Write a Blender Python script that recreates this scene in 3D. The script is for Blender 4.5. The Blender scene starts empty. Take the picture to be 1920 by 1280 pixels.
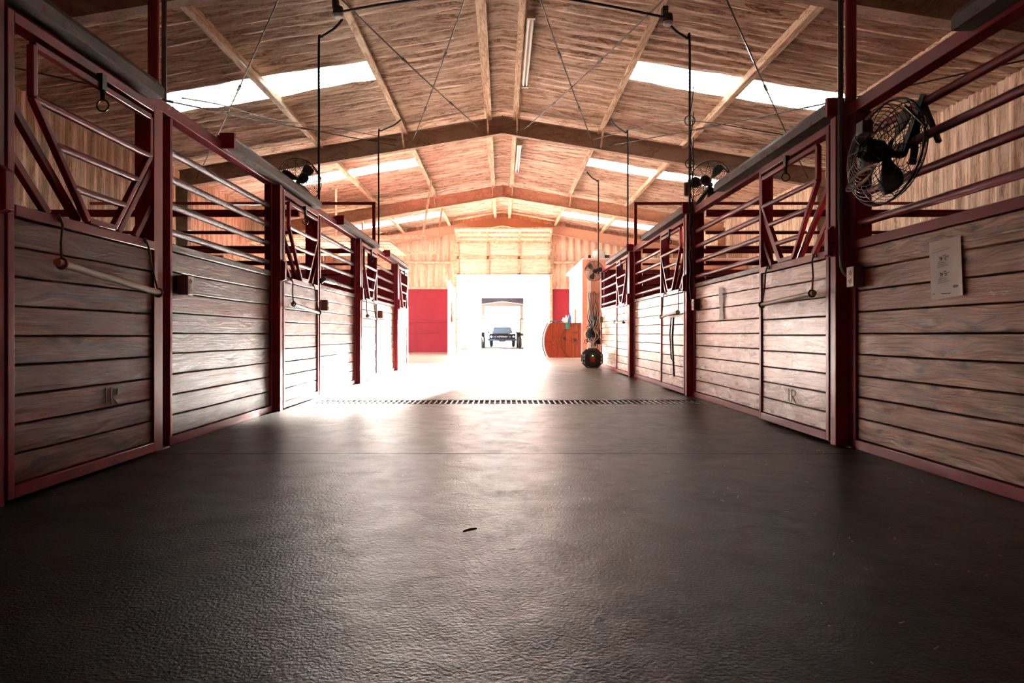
import bpy, bmesh, math, random
from mathutils import Vector, Matrix, noise
random.seed(7)
S = bpy.context.scene
COL = S.collection
F = 1280.0
PI = math.pi

# ------------------------------------------------------------------ helpers
def at(px, py, Y):
    return Vector(((px-942)/F*Y, Y, .72+(627-py)/F*Y))

class MB:
    def __init__(s): s.bm = bmesh.new()
    def box(s, x0, x1, y0, y1, z0, z1):
        v = [s.bm.verts.new(p) for p in ((x0,y0,z0),(x1,y0,z0),(x1,y1,z0),(x0,y1,z0),(x0,y0,z1),(x1,y0,z1),(x1,y1,z1),(x0,y1,z1))]
        for f in ((3,2,1,0),(4,5,6,7),(0,1,5,4),(1,2,6,5),(2,3,7,6),(3,0,4,7)):
            s.bm.faces.new([v[i] for i in f])
        return s
    def beam(s, p, q, w, h, up=(0,0,1)):
        p, q = Vector(p), Vector(q); d = (q-p).normalized(); u = Vector(up)
        if abs(d.dot(u)) > .98: u = Vector((1,0,0))
        a = d.cross(u).normalized(); b = a.cross(d).normalized()
        c = []
        for e in (p, q):
            for sa, sb in ((-1,-1),(1,-1),(1,1),(-1,1)):
                c.append(s.bm.verts.new(e + a*w*.5*sa + b*h*.5*sb))
        for f in ((3,2,1,0),(4,5,6,7),(0,1,5,4),(1,2,6,5),(2,3,7,6),(3,0,4,7)):
            s.bm.faces.new([c[i] for i in f])
        return s
    def tube(s, pts, r, n=8, closed=False, r2=None):
        pts = [Vector(p) for p in pts]; m = len(pts); rings = []
        prev = None
        for i, p in enumerate(pts):
            if closed: t = pts[(i+1) % m]-pts[i-1]
            else: t = pts[min(i+1, m-1)]-pts[max(i-1, 0)]
            t.normalize()
            if prev is None:
                u = Vector((0,0,1)) if abs(t.z) < .9 else Vector((1,0,0))
                a = t.cross(u).normalized()
            else:
                a = (prev - t*prev.dot(t)).normalized()
            prev = a; b = t.cross(a)
            rr = r if r2 is None else r+(r2-r)*i/(m-1)
            rings.append([s.bm.verts.new(p+(a*math.cos(2*PI*k/n)+b*math.sin(2*PI*k/n))*rr) for k in range(n)])
        for i in range(m if closed else m-1):
            A, B = rings[i], rings[(i+1) % m]
            for k in range(n):
                s.bm.faces.new((A[k], A[(k+1) % n], B[(k+1) % n], B[k]))
        if not closed:
            s.bm.faces.new(rings[0][::-1]); s.bm.faces.new(rings[-1])
        return s
    def ring(s, c, nrm, R, r, seg=32, n=4):
        nrm = Vector(nrm).normalized(); u = Vector((0,0,1)) if abs(nrm.z) < .9 else Vector((1,0,0))
        a = nrm.cross(u).normalized(); b = nrm.cross(a); c = Vector(c)
        return s.tube([c+(a*math.cos(2*PI*k/seg)+b*math.sin(2*PI*k/seg))*R for k in range(seg)], r, n, closed=True)
    def prism(s, poly, d):
        """poly: 3-D points in a plane, extruded by vector d"""
        d = Vector(d); A = [s.bm.verts.new(p) for p in poly]; B = [s.bm.verts.new(Vector(p)+d) for p in poly]
        m = len(A); s.bm.faces.new(A[::-1]); s.bm.faces.new(B)
        for k in range(m): s.bm.faces.new((A[k], A[(k+1) % m], B[(k+1) % m], B[k]))
        return s
    def lathe(s, c, prof, n=20, axis=(0,0,1)):
        ax = Vector(axis).normalized(); u = Vector((0,0,1)) if abs(ax.z) < .9 else Vector((1,0,0))
        a = ax.cross(u).normalized(); b = ax.cross(a); c = Vector(c)
        rings = [[s.bm.verts.new(c+ax*h+(a*math.cos(2*PI*k/n)+b*math.sin(2*PI*k/n))*max(r,1e-4)) for k in range(n)] for r, h in prof]
        for i in range(len(rings)-1):
            for k in range(n):
                s.bm.faces.new((rings[i][k], rings[i][(k+1) % n], rings[i+1][(k+1) % n], rings[i+1][k]))
        s.bm.faces.new(rings[0][::-1]); s.bm.faces.new(rings[-1])
        return s
    def grid(s, fn, us, vs, skip=None):
        V = [[s.bm.verts.new(fn(u, v)) for v in vs] for u in us]
        for i in range(len(us)-1):
            for j in range(len(vs)-1):
                if skip and skip((us[i]+us[i+1])/2, (vs[j]+vs[j+1])/2): continue
                s.bm.faces.new((V[i][j], V[i+1][j], V[i+1][j+1], V[i][j+1]))
        return s
    def build(s, name, mat, parent=None, bevel=0, smooth=True, angle=35, loc=None, fix=True):
        if fix: bmesh.ops.recalc_face_normals(s.bm, faces=s.bm.faces[:])
        vs = [v for v in s.bm.verts if not v.link_faces]
        if vs: bmesh.ops.delete(s.bm, geom=vs, context='VERTS')
        me = bpy.data.meshes.new(name)
        co = [v.co for v in s.bm.verts]
        if parent is not None:
            off = Vector((0,0,0)); q = parent
            while q is not None: off = off+q.location; q = q.parent
            o_loc = Vector((0,0,0))
        else:
            xs = [c.x for c in co]; ys = [c.y for c in co]; zs = [c.z for c in co]
            off = Vector(((min(xs)+max(xs))/2, (min(ys)+max(ys))/2, min(zs))) if loc is None else Vector(loc)
            o_loc = off
        bmesh.ops.translate(s.bm, verts=s.bm.verts[:], vec=-off)
        s.bm.to_mesh(me); s.bm.free()
        if smooth:
            me.polygons.foreach_set('use_smooth', [True]*len(me.polygons))
            me.set_sharp_from_angle(angle=math.radians(angle))
        o = bpy.data.objects.new(name, me); o.location = o_loc
        me.materials.append(mat); COL.objects.link(o)
        if parent is not None: o.parent = parent
        if bevel:
            m = o.modifiers.new('bevel', 'BEVEL'); m.width = bevel; m.segments = 2; m.limit_method = 'ANGLE'
        return o

def tag(o, label=None, cat=None, group=None, kind=None):
    if label: o['label'] = label
    if cat: o['category'] = cat
    if group: o['group'] = group
    if kind: o['kind'] = kind
    return o
def thing(name, label, cat, loc, group=None):
    o = bpy.data.objects.new(name, None); o.empty_display_size = .2
    COL.objects.link(o); o.location = loc
    return tag(o, label, cat, group)
def struct(o): o['kind'] = 'structure'; return o

# ------------------------------------------------------------------ materials
class NT:
    def __init__(s, name):
        s.m = bpy.data.materials.new(name); s.m.use_nodes = True
        s.t = s.m.node_tree; s.t.nodes.clear()
        s.out = s.n('ShaderNodeOutputMaterial'); s.b = s.n('ShaderNodeBsdfPrincipled')
        s.l(s.b.outputs[0], s.out.inputs[0])
        s.pos = s.n('ShaderNodeNewGeometry').outputs['Position']
    def n(s, t, **k):
        q = s.t.nodes.new(t)
        for a, b in k.items(): setattr(q, a, b)
        return q
    def l(s, a, b): s.t.links.new(a, b)
    def noise(s, scale=(1,1,1), sc=1, detail=4, rough=.55, dist=0, off=None):
        m = s.n('ShaderNodeVectorMath', operation='MULTIPLY'); s.l(s.pos, m.inputs[0]); m.inputs[1].default_value = scale
        v = m.outputs[0]
        if off is not None:
            a = s.n('ShaderNodeVectorMath', operation='ADD'); s.l(v, a.inputs[0]); s.l(off, a.inputs[1]); v = a.outputs[0]
        q = s.n('ShaderNodeTexNoise'); s.l(v, q.inputs['Vector'])
        q.inputs['Scale'].default_value = sc; q.inputs['Detail'].default_value = detail
        q.inputs['Roughness'].default_value = rough; q.inputs['Distortion'].default_value = dist
        return q.outputs['Fac']
    def ramp(s, fac, stops):
        r = s.n('ShaderNodeValToRGB'); e = r.color_ramp.elements
        while len(e) < len(stops): e.new(.5)
        for k, (p, c) in enumerate(stops):
            e[k].position = p; e[k].color = (c, c, c, 1) if not isinstance(c, (tuple, list)) else (*c, 1)
        s.l(fac, r.inputs[0]); return r.outputs[0]
    def mix(s, fac, a, b, mode='MIX'):
        q = s.n('ShaderNodeMix', data_type='RGBA', blend_type=mode)
        if isinstance(fac, float): q.inputs[0].default_value = fac
        else: s.l(fac, q.inputs[0])
        for i, x in ((6, a), (7, b)):
            if isinstance(x, tuple): q.inputs[i].default_value = (*x, 1)
            else: s.l(x, q.inputs[i])
        return q.outputs[2]
    def math(s, op, a, b=0):
        q = s.n('ShaderNodeMath', operation=op)
        for i, x in ((0, a), (1, b)):
            if isinstance(x, (int, float)): q.inputs[i].default_value = x
            else: s.l(x, q.inputs[i])
        return q.outputs[0]
    def col(s, c):
        if isinstance(c, tuple): s.b.inputs['Base Color'].default_value = (*c, 1)
        else: s.l(c, s.b.inputs['Base Color'])
    def rough(s, r):
        if isinstance(r, (int, float)): s.b.inputs['Roughness'].default_value = r
        else: s.l(r, s.b.inputs['Roughness'])
    def bump(s, h, dist=.01, st=1.0):
        q = s.n('ShaderNodeBump'); q.inputs['Distance'].default_value = dist; q.inputs['Strength'].default_value = st
        s.l(h, q.inputs['Height']); s.l(q.outputs[0], s.b.inputs['Normal'])

def plain(name, c, r=.5, metal=0, var=.25):
    k = NT(name); f = k.noise(sc=9, detail=5)
    k.col(k.mix(f, tuple(x*(1-var) for x in c), tuple(min(1, x*(1+var)) for x in c)))
    k.rough(r); k.b.inputs['Metallic'].default_value = metal
    return k.m

def painted(name, c, chip, lo=.6, hi=.66, r=.38, sc=28):
    k = NT(name); f = k.noise(sc=3, detail=5); ch = k.ramp(k.noise(sc=sc, detail=6, rough=.65), [(lo, 0), (hi, 1)])
    base = k.mix(f, tuple(x*.75 for x in c), tuple(min(1, x*1.25) for x in c))
    k.b.inputs['Specular IOR Level'].default_value = .25; k.col(k.mix(ch, base, chip)); k.rough(k.mix(ch, (r,r,r), (.6,.6,.6))); k.bump(k.math('MULTIPLY', ch, -1), .002, .8)
    return k.m

def wood(name, dark, mid, light, red, worn, redamt=.5, knot=(.06,.032,.02), wornlo=.62, r0=.3, coat=0., spec=.3, s1=(1,1.1,22), s2=(1,2.5,90), s3=(1,2.2,6)):
    k = NT(name)
    g = k.n('ShaderNodeNewGeometry'); ri = g.outputs['Random Per Island']
    cv = k.n('ShaderNodeCombineXYZ'); k.l(k.math('MULTIPLY', ri, 37.0), cv.inputs[0]); k.l(k.math('MULTIPLY', ri, 61.0), cv.inputs[1]); k.l(k.math('MULTIPLY', ri, 17.0), cv.inputs[2])
    off = cv.outputs[0]
    sp = k.n('ShaderNodeSeparateXYZ'); k.l(k.pos, sp.inputs[0])
    kv = k.n('ShaderNodeCombineXYZ'); k.l(k.math('ADD', k.math('MULTIPLY', sp.outputs[1], 1.9), k.math('MULTIPLY', ri, 53.0)), kv.inputs[0])
    k.l(k.math('ADD', k.math('MULTIPLY', sp.outputs[2], 5.5), k.math('MULTIPLY', ri, 91.0)), kv.inputs[1])
    v = k.n('ShaderNodeTexVoronoi', voronoi_dimensions='2D'); v.inputs['Scale'].default_value = 1.0; k.l(kv.outputs[0], v.inputs['Vector'])
    kd = k.math('ADD', v.outputs['Distance'], k.math('MULTIPLY', k.math('SUBTRACT', k.noise(sc=22, detail=3), .5), .10))
    sw = k.n('ShaderNodeCombineXYZ'); k.l(k.ramp(kd, [(0, 1.0), (.45, 0.0)]), sw.inputs[2])
    ad = k.n('ShaderNodeVectorMath', operation='ADD'); k.l(off, ad.inputs[0]); k.l(sw.outputs[0], ad.inputs[1])
    g1 = k.noise(s1, 1.6, 6, .6, 1.1, ad.outputs[0])
    g2 = k.noise(s2, 1.0, 4, .6, .3, off)
    c = k.ramp(g1, [(.36, dark), (.49, mid), (.64, light)])
    c = k.mix(k.math('MULTIPLY', ri, .35), c, mid)
    c = k.mix(k.ramp(ri, [(.0, 0.0), (.45, .0), (1.0, redamt)]), c, red)
    c = k.mix(k.ramp(g2, [(.3, .55), (.6, 0.0)]), c, dark)
    # worn pale paint
    wn = k.ramp(k.noise(s3, 1.3, 7, .7, .6, off), [(wornlo, 0), (wornlo+.05, 1)])
    c = k.mix(k.math('MULTIPLY', wn, .75), c, worn)
    # knots
    kn = k.ramp(kd, [(.035, 1), (.075, .5), (.15, 0)])
    kb = k.math('MULTIPLY', kn, k.ramp(k.noise(sc=60, detail=3), [(.3, .5), (.6, 1)]))
    c = k.mix(kb, c, knot)
    k.col(c)
    k.rough(k.ramp(k.noise((1,2,8), 2.5, 5, .6, 0, off), [(.3, r0), (.7, r0+.24)]))
    h = k.math('ADD', k.math('MULTIPLY', g1, 1.0), k.math('MULTIPLY', g2, .7))
    h = k.math('SUBTRACT', h, k.math('MULTIPLY', kn, .6))
    h = k.math('ADD', h, k.math('MULTIPLY', wn, .25))
    k.bump(h, .004, .8)
    k.b.inputs['Specular IOR Level'].default_value = spec
    k.b.inputs['Coat Weight'].default_value = coat; k.b.inputs['Coat Roughness'].default_value = .22
    return k.m

M = {}
M['red'] = painted('red_steel', (.27,.032,.042), (.07,.025,.02), .66, .7, .34)
M['red_worn'] = painted('worn_red_pipe', (.16,.026,.028), (.05,.022,.016), .47, .56, .5, 34)
M['darkred'] = painted('dark_red_panel', (.22,.012,.022), (.1,.012,.016), .7, .74, .5, 6)
M['redwall'] = painted('red_wall_metal', (.33,.024,.042), (.22,.018,.03), .72, .78, .5, 4)
M['galv'] = painted('galvanised_track', (.10,.085,.078), (.14,.035,.035), .56, .62, .45, 14)
M['black'] = plain('black_metal', (.022,.018,.016), .4)
M['cage'] = plain('fan_cage_wire', (.035,.032,.03), .35, .6)
M['rod'] = plain('dark_rod', (.035,.022,.018), .5, .3)
M['conduit'] = plain('grey_conduit', (.13,.12,.11), .4, .5)
M['wire'] = plain('black_cable', (.015,.013,.012), .5)
M['rope'] = plain('rope_fibre', (.16,.11,.085), .9)
M['pvc'] = plain('tan_plastic_pipe', (.5,.36,.22), .4)
M['box'] = plain('outlet_metal', (.16,.13,.11), .45)
M['outlet'] = plain('outlet_ivory', (.55,.46,.36), .4, 0, .1)
M['slot'] = plain('outlet_slot', (.02,.015,.012), .5)
M['paper'] = plain('plastic_sleeve', (.85,.80,.75), .22, 0, .12)
M['ink'] = plain('ink', (.05,.045,.05), .7)
M['white'] = plain('white_paint', (.8,.79,.77), .6, 0, .04)
M['tube'] = plain('lamp_tube', (.85,.83,.8), .25, 0, .03)
M['fixture'] = plain('lamp_fixture', (.42,.33,.26), .5)
M['plasticw'] = plain('white_box', (.75,.72,.68), .4, 0, .05)
M['green'] = plain('green_plastic', (.03,.28,.2), .4)
M['blue'] = plain('blue_paint', (.04,.18,.5), .35)
M['teal'] = plain('teal_webbing', (.02,.14,.17), .7)
M['leather'] = plain('brown_leather', (.08,.035,.018), .5)
M['cream'] = plain('cream_webbing', (.5,.4,.3), .7)
M['peachply'] = plain('peach_plywood', (.72,.42,.27), .6, 0, .12)
M['rubber'] = plain('tyre_rubber', (.02,.02,.022), .7)
M['chrome'] = plain('chrome', (.6,.62,.65), .2, .9, .05)
M['carblack'] = plain('car_black_paint', (.014,.02,.03), .6)
M['carblack'].node_tree.nodes['Principled BSDF'].inputs['Specular IOR Level'].default_value = .08
M['bluedark'] = plain('dark_blue_paint', (.012,.07,.16), .6)
M['dullsteel'] = plain('dull_steel', (.12,.13,.15), .6)
M['glass_dark'] = plain('windscreen', (.25,.38,.45), .1, 0, .1)
M['jug'] = plain('translucent_jug', (.75,.72,.68), .3, 0, .05)
M['pink'] = plain('pink_bin', (.6,.25,.5), .5)
M['chipc'] = plain('wood_chips', (.40,.32,.22), .8)
M['leaf'] = plain('dry_leaf', (.03,.018,.01), .7)

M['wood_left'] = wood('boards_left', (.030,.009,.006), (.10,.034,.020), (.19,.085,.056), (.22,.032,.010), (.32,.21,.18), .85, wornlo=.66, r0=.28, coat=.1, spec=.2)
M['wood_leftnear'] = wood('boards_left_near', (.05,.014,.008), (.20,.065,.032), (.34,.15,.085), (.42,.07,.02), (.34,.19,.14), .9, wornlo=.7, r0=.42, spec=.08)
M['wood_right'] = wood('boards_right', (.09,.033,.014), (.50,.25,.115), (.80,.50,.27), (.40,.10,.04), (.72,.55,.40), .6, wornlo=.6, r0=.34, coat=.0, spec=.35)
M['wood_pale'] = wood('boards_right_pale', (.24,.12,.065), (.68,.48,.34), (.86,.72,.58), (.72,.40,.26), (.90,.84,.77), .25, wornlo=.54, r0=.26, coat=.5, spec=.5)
M['cap'] = wood('weathered_cap', (.05,.035,.03), (.13,.10,.085), (.22,.18,.16), (.1,.05,.04), (.3,.27,.25), .3)
M['dkwood'] = wood('stall_side_boards', (.03,.015,.012), (.07,.04,.03), (.1,.06,.05), (.08,.03,.02), (.12,.09,.07), .3)
M['reel'] = wood('reel_planks', (.10,.02,.008), (.30,.065,.02), (.48,.14,.04), (.34,.04,.014), (.62,.25,.1), .6, wornlo=.75, s1=(22,1,1.1), s2=(90,1,2.5), s3=(6,1,2.2))

# reel planks run upright
def foam(name, scale, base, dark, pale, streak=.5):
    k = NT(name)
    f1 = k.noise(scale, 1.0, 6, .65, .8); f2 = k.noise(sc=1.1, detail=4); f3 = k.noise(sc=14, detail=4)
    f4 = k.noise(tuple(q*2.7 for q in scale), 1.0, 4, .6, .5)
    rg = k.math('ABSOLUTE', k.math('SUBTRACT', f1, .5)); r4 = k.math('ABSOLUTE', k.math('SUBTRACT', f4, .47))
    c = k.ramp(rg, [(.0, dark), (.022, base), (.11, pale)])
    c = k.mix(k.ramp(r4, [(.0, .65*streak*2), (.03, 0.0)]), c, dark)
    c = k.mix(k.ramp(f1, [(.36, .5), (.46, 0.0)]), c, base)
    c = k.mix(k.ramp(f2, [(.4, 0.0), (.7, .45)]), c, tuple(x*.7 for x in base))
    c = k.mix(k.ramp(f3, [(.56, 0.0), (.8, .45)]), c, dark)
    k.col(c); k.rough(.75); k.bump(k.math('ADD', f1, k.math('MULTIPLY', f3, .4)), .03, .7)
    return k.m
M['foam_roof'] = foam('sprayed_foam_roof', (.55, 6.0, .55), (.62,.45,.33), (.17,.08,.045), (.86,.71,.58))
M['foam_side'] = foam('sprayed_foam_side_wall', (.3, 8.0, .35), (.66,.46,.33), (.28,.14,.08), (.82,.64,.50))
M['foam_end'] = foam('sprayed_foam_end_wall', (7.0, .3, .5), (.70,.46,.33), (.45,.24,.15), (.80,.58,.44), .3)
M['foam_girt'] = foam('sprayed_foam_door', (.5, .5, 7.0), (.80,.60,.47), (.55,.32,.21), (.90,.74,.62), .25)
M['beam'] = foam('tan_beam_paint', (1.2, 1.2, 3.0), (.36,.25,.175), (.22,.13,.09), (.44,.32,.24), .25)
M['purlin'] = foam('purlin_overspray', (6, .8, 6), (.62,.44,.29), (.28,.15,.08), (.80,.64,.47))
M['header'] = plain('orange_header', (.55,.29,.19), .6, 0, .15)

# floor
k = NT('stained_concrete')
n1 = k.noise((1,1,1), .9, 8, .62, 1.6); n2 = k.noise(sc=5, detail=8, rough=.7, dist=.8); n3 = k.noise(sc=90, detail=3)
c = k.ramp(n1, [(.38, (.005,.003,.002)), (.5, (.017,.012,.009)), (.64, (.045,.034,.027))])
c = k.mix(k.ramp(n2, [(.35, .6), (.6, 0.0)]), c, (.018,.013,.011))
c = k.mix(k.ramp(n3, [(.55, 0.0), (.8, .5)]), c, (.12,.10,.09))
sp = k.n('ShaderNodeSeparateXYZ'); k.l(k.pos, sp.inputs[0])
far_light = k.ramp(k.math('ADD', k.math('MULTIPLY', sp.outputs[1], .05), k.math('MULTIPLY', n1, .3)), [(.78, 0.0), (1.0, 1.0)])
c = k.mix(far_light, c, (.55,.48,.42))  # paler toward the far end, sunlight on the floor put into the colour
k.col(c)
k.rough(k.math('ADD', k.ramp(n2, [(.3, .33), (.52, .40), (.75, .5)]), k.math('MULTIPLY', k.math('SUBTRACT', n3, .5), .2)))
k.bump(k.math('ADD', k.math('MULTIPLY', n2, .7), k.math('ADD', k.math('MULTIPLY', n3, .5), n1)), .009, .85)
k.b.inputs['Specular IOR Level'].default_value = .27
M['floor'] = k.m
k = NT('outdoor_ground'); k.col(k.mix(k.noise(sc=2, detail=6), (.6,.57,.53), (.75,.72,.68))); k.rough(.85); M['ground'] = k.m
# skylight
k = NT('translucent_sheet'); k.t.nodes.remove(k.b)
tr = k.n('ShaderNodeBsdfTranslucent'); tp = k.n('ShaderNodeBsdfTransparent'); mx = k.n('ShaderNodeMixShader')
k.l(k.mix(k.ramp(k.noise((.5,9,.5), 1.5, 5), [(.4, 0.0), (.62, 1.0)]), (.055,.078,.08), (.13,.14,.14)), tr.inputs[0])
tp.inputs[0].default_value = (.1,.12,.12,1); mx.inputs[0].default_value = .3
k.l(tr.outputs[0], mx.inputs[1]); k.l(tp.outputs[0], mx.inputs[2]); k.l(mx.outputs[0], k.out.inputs[0]); M['sky'] = k.m
k = NT('green_led'); k.b.inputs['Emission Color'].default_value = (.1,1,.2,1); k.b.inputs['Emission Strength'].default_value = 8; M['led'] = k.m

# ------------------------------------------------------------------ shell
WX = 7.3; YB = -4.0; YE = 27.7
SO0, SO1, SOZ = 17.5, 23.5, 2.60           # side opening on the left
DX0, DX1, DZ = -1.82, 1.90, 3.13           # far doorway
def roofz(x): return 5.66-.167*abs(x)
def frange(a, b, st):
    n = max(1, int(round((b-a)/st))); return [a+(b-a)*i/n for i in range(n+1)]
SKY = [(11.33, 12.3), (17.6, 18.6), (25.1, 26.2)]
def inside_sky(x, y): return 2.25 < abs(x) < 5.8 and any(a < y < b for a, b in SKY)
def roof_fn(x, y):
    w = noise.noise(Vector((x*.35, y*.5, 3.1)))*.10 + noise.noise(Vector((x*1.3, y*1.5, 9)))*.035
    rib = math.cos(2*PI*(y+w)/.30)
    rib2 = math.cos(2*PI*(y+w*1.6)/.15+1.1)
    d = .030*rib + .018*rib2 + .022*noise.noise(Vector((x*2.2, y*5, 1.7)))
    return Vector((x, y, roofz(x)+d))
xs = frange(-WX-.15, -5.8, .2)+frange(-5.8, -2.25, .22)[1:]+frange(-2.25, 0, .22)[1:]
xs = xs+[-v for v in xs[::-1]][1:]
ys = frange(YB, YE+.25, .045)
struct(MB().grid(roof_fn, xs, ys, inside_sky).build('ceiling', M['foam_roof'], fix=False, angle=80))
n = 0
for a, b in SKY:
    for sx in (-1, 1):
        def sf(x, y, sx=sx): return Vector((sx*x, y, roofz(x)+.05+.018*math.cos(2*PI*y/.15)))
        n += 1
        o = MB().grid(sf, frange(2.15, 5.9, .5), frange(a-.08, b+.08, .02)).build('window_%d' % n, M['sky'], fix=False, angle=80)
        o['kind'] = 'structure'

# floor with joints and the drain channel
fl = MB()
J = [YB, 4.13, 7.02, 7.62, 11.0, 18.0, YE+.2]
for a, b in zip(J[:-1], J[1:]):
    if abs(a-7.02) < .01: continue
    fl.box(-WX-.1, WX+.1, a+.006, b-.006, -.12, 0)
fl.box(-WX-.1, -2.02, 7.026, 7.614, -.12, 0); fl.box(2.12, WX+.1, 7.026, 7.614, -.12, 0)
fl.box(-2.02, 2.12, 7.026, 7.10, -.12, 0); fl.box(-2.02, 2.12, 7.52, 7.614, -.12, 0)
fl.box(-WX-.1, WX+.1, YB, YE, -.3, -.13)
fl.box(-2.02, 2.12, 7.1, 7.52, -.13, -.121)
struct(fl.build('floor', M['floor'], smooth=False))
# grate
gr = thing('drain_grate', 'long steel floor grate crossing the whole concrete aisle', 'grate', (0.05, 7.31, 0))
g = MB(); g.box(-2.02, 2.12, 7.1, 7.125, -.03, -.002); g.box(-2.02, 2.12, 7.495, 7.52, -.03, -.002)
g.build('frame', M['conduit'], gr)
g = MB(); x = -2.0
while x < 2.1: g.box(x, x+.014, 7.125, 7.495, -.03, -.003); x += .058
g.box(-2.02, 2.12, 7.30, 7.318, -.03, -.004)
o = g.build('grate_bars', plain('grate_steel', (.28,.26,.24), .35, .6), gr)

# side walls : foam above 2.58, red metal below
def side_wall(sx, name):
    def fn(y, z):
        w = noise.noise(Vector((sx*5, y*.8, z*.5)))*.06
        d = .03*math.cos(2*PI*(y+w)/.30)+.012*noise.noise(Vector((y*4, z*2, sx)))
        return Vector((sx*(WX+d), y, z))
    skip = None
    ysx = frange(YB, SO0, .05)+frange(SO0, SO1, .05)[1:]+frange(SO1, YE, .05)[1:]
    struct(MB().grid(fn, ysx, [2.58, 3.0, 3.6, 4.0, 4.5], skip).build(name, M['foam_side'], fix=False, angle=80))
    m = MB()
    segs = [(YB, SO0), (SO1, YE)] if sx < 0 else [(YB, YE)]
    for a, b in segs:
        m.box(sx*(WX+.03), sx*(WX-.02), a, b, 0, 2.58)
        y = a+.15
        while y < b-.05: m.box(sx*(WX-.02), sx*(WX-.04), y, y+.05, 0, 2.58); y += .3
    struct(m.build(name+'_lower', M['redwall'] if sx < 0 else M['darkred'], smooth=False))
    m = MB()
    for a, b in segs: m.box(sx*(WX-.16), sx*(WX+.0), a, b, 2.56, 2.64)
    struct(m.build('trim_%d' % (1 if sx < 0 else 2), M['beam'], bevel=.004))
side_wall(-1, 'wall_left'); side_wall(1, 'wall_right')
# jambs of the side opening
m = MB(); m.box(-WX-.05, -WX+.16, SO0-.14, SO0, 0, SOZ+.14); m.box(-WX-.05, -WX+.16, SO1, SO1+.14, 0, SOZ+.14); m.box(-WX-.05, -WX+.16, SO0-.14, SO1+.14, SOZ, SOZ+.14)
struct(m.build('trim_3', M['beam'], bevel=.005))
# far wall
def ef(x, z):
    w = noise.noise(Vector((x*.8, z*.6, 4)))*.05
    return Vector((x, YE+.03*math.cos(2*PI*(x+w)/.30), min(z, roofz(x)+.0)))
m = MB()
exs = frange(-WX, DX0, .05)+frange(DX0, DX1, .06)[1:]+frange(DX1, WX, .05)[1:]
m.grid(ef, exs, [2.58, DZ, 3.6, 4.0, 4.44, 4.6, 4.8, 5.0, 5.2, 5.4, 5.7], lambda x, z: DX0 < x < DX1 and z < 4.40)
struct(m.build('wall_back', M['foam_end'], fix=False, angle=80))
m = MB()
for a, b in ((-WX, DX0), (DX1, WX)):
    m.box(a, b, YE-.03, YE+.05, 0, 2.58); x = a+.15
    m.box(a, b, YE-.10, YE-.03, 1.22, 1.30); m.box(a, b, YE-.10, YE-.03, .78, .84)
struct(m.build('wall_back_lower', M['redwall'], bevel=.004))
m = MB()
for a, b in ((-WX, DX0-.1), (DX1+.1, WX)): m.box(a, b, YE-.15, YE-.02, 3.58, 3.68); m.box(a, b, YE-.1, YE-.02, 2.56, 2.64)
struct(m.build('trim_4', M['purlin'], bevel=.004))
m = MB(); m.box(DX0-.12, DX0, YE-.2, YE+.1, 0, 4.95); m.box(DX1, DX1+.12, YE-.2, YE+.1, 0, 4.95)
struct(m.build('trim_5', M['purlin'], bevel=.006))
m = MB(); m.prism([(-2.15, YE-.1, 4.93), (2.2, YE-.1, 4.93), (2.2, YE-.1, 5.08), (0, YE-.1, 5.42), (-2.15, YE-.1, 5.08)], (0, .08, 0))
struct(m.build('trim_6', M['header'], bevel=.006))
# wall behind the camera
m = MB(); m.box(-WX, WX, YB-.1, YB, 0, 5.7); struct(m.build('wall_front', M['darkred']))

# far overhead door, partly raised
od = thing('overhead_door', 'raised pale sectional door in three bays above the far bright doorway', 'garage door', (.04, YE-.2, DZ))
def section(z0, z1, y0, y1, half):
    cx = .04; s_ = MB(); s_.prism([(cx-half, y0, z0), (cx+half, y0, z0), (cx+half, y1, z1), (cx-half, y1, z1)], (0, .03, 0))
    q = s_.build('section', M['foam_girt'], od)
    r_ = MB()
    for t in (-half+.04, -half/3, half/3, half-.04): r_.beam((cx+t, y0-.03, z0), (cx+t, y1-.03, z1), .10, .05, (0,1,0))
    for t in (.03, .97) : r_.beam((cx-half, y0+(y1-y0)*t-.03, z0+(z1-z0)*t), (cx+half, y0+(y1-y0)*t-.03, z0+(z1-z0)*t), .05, .06)
    r_.build('stile_frame', M['purlin'], q)
section(DZ, 3.80, YE-.22, YE-.22, 1.88); section(3.82, 4.44, YE-.22, YE-.22, 1.88)
for i in range(3):
    y0 = YE-.24-i*.32; z0 = 4.46+i*.13
    section(z0, z0+.12, y0, y0-.3, 1.88+.01*i)
# overhead door stored flat in the left side bay
sd = thing('overhead_door', 'raised pale panelled door stored flat above the left side bay', 'garage door', (-5.1, 20.6, 3.3))
for i in range(7):
    x0 = -7.1+i*.57
    q = MB().box(x0, x0+.55, 19.0, 22.3, 3.34, 3.37).build('section', M['foam_girt'], sd)
    r_ = MB()
    for t in frange(19.05, 22.25, .64): r_.box(x0, x0+.55, t-.03, t+.03, 3.29, 3.34)
    r_.box(x0, x0+.05, 19.0, 22.3, 3.29, 3.34); r_.box(x0+.5, x0+.55, 19.0, 22.3, 3.29, 3.34)
    r_.build('stile_frame', M['purlin'], q)
tr_ = thing('door_rail', 'pale horizontal door rails hung from the roof over the left side bay', 'rail', (-4.4, 20.6, 3.3))
for y in (18.9, 22.45):
    MB().box(-7.2, -2.1, y-.03, y+.03, 3.38, 3.46).build('rail', M['purlin'], tr_)
    h = MB(); h.beam((-2.2, y, 3.44), (-1.95, y, 5.1), .05, .04, (0,1,0)); h.build('hanger', M['purlin'], tr_); h = MB(); h.beam((-4.6, y, 3.44), (-4.6, y, 4.75), .05, .04, (0,1,0)); h.build('hanger', M['purlin'], tr_)

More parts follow.
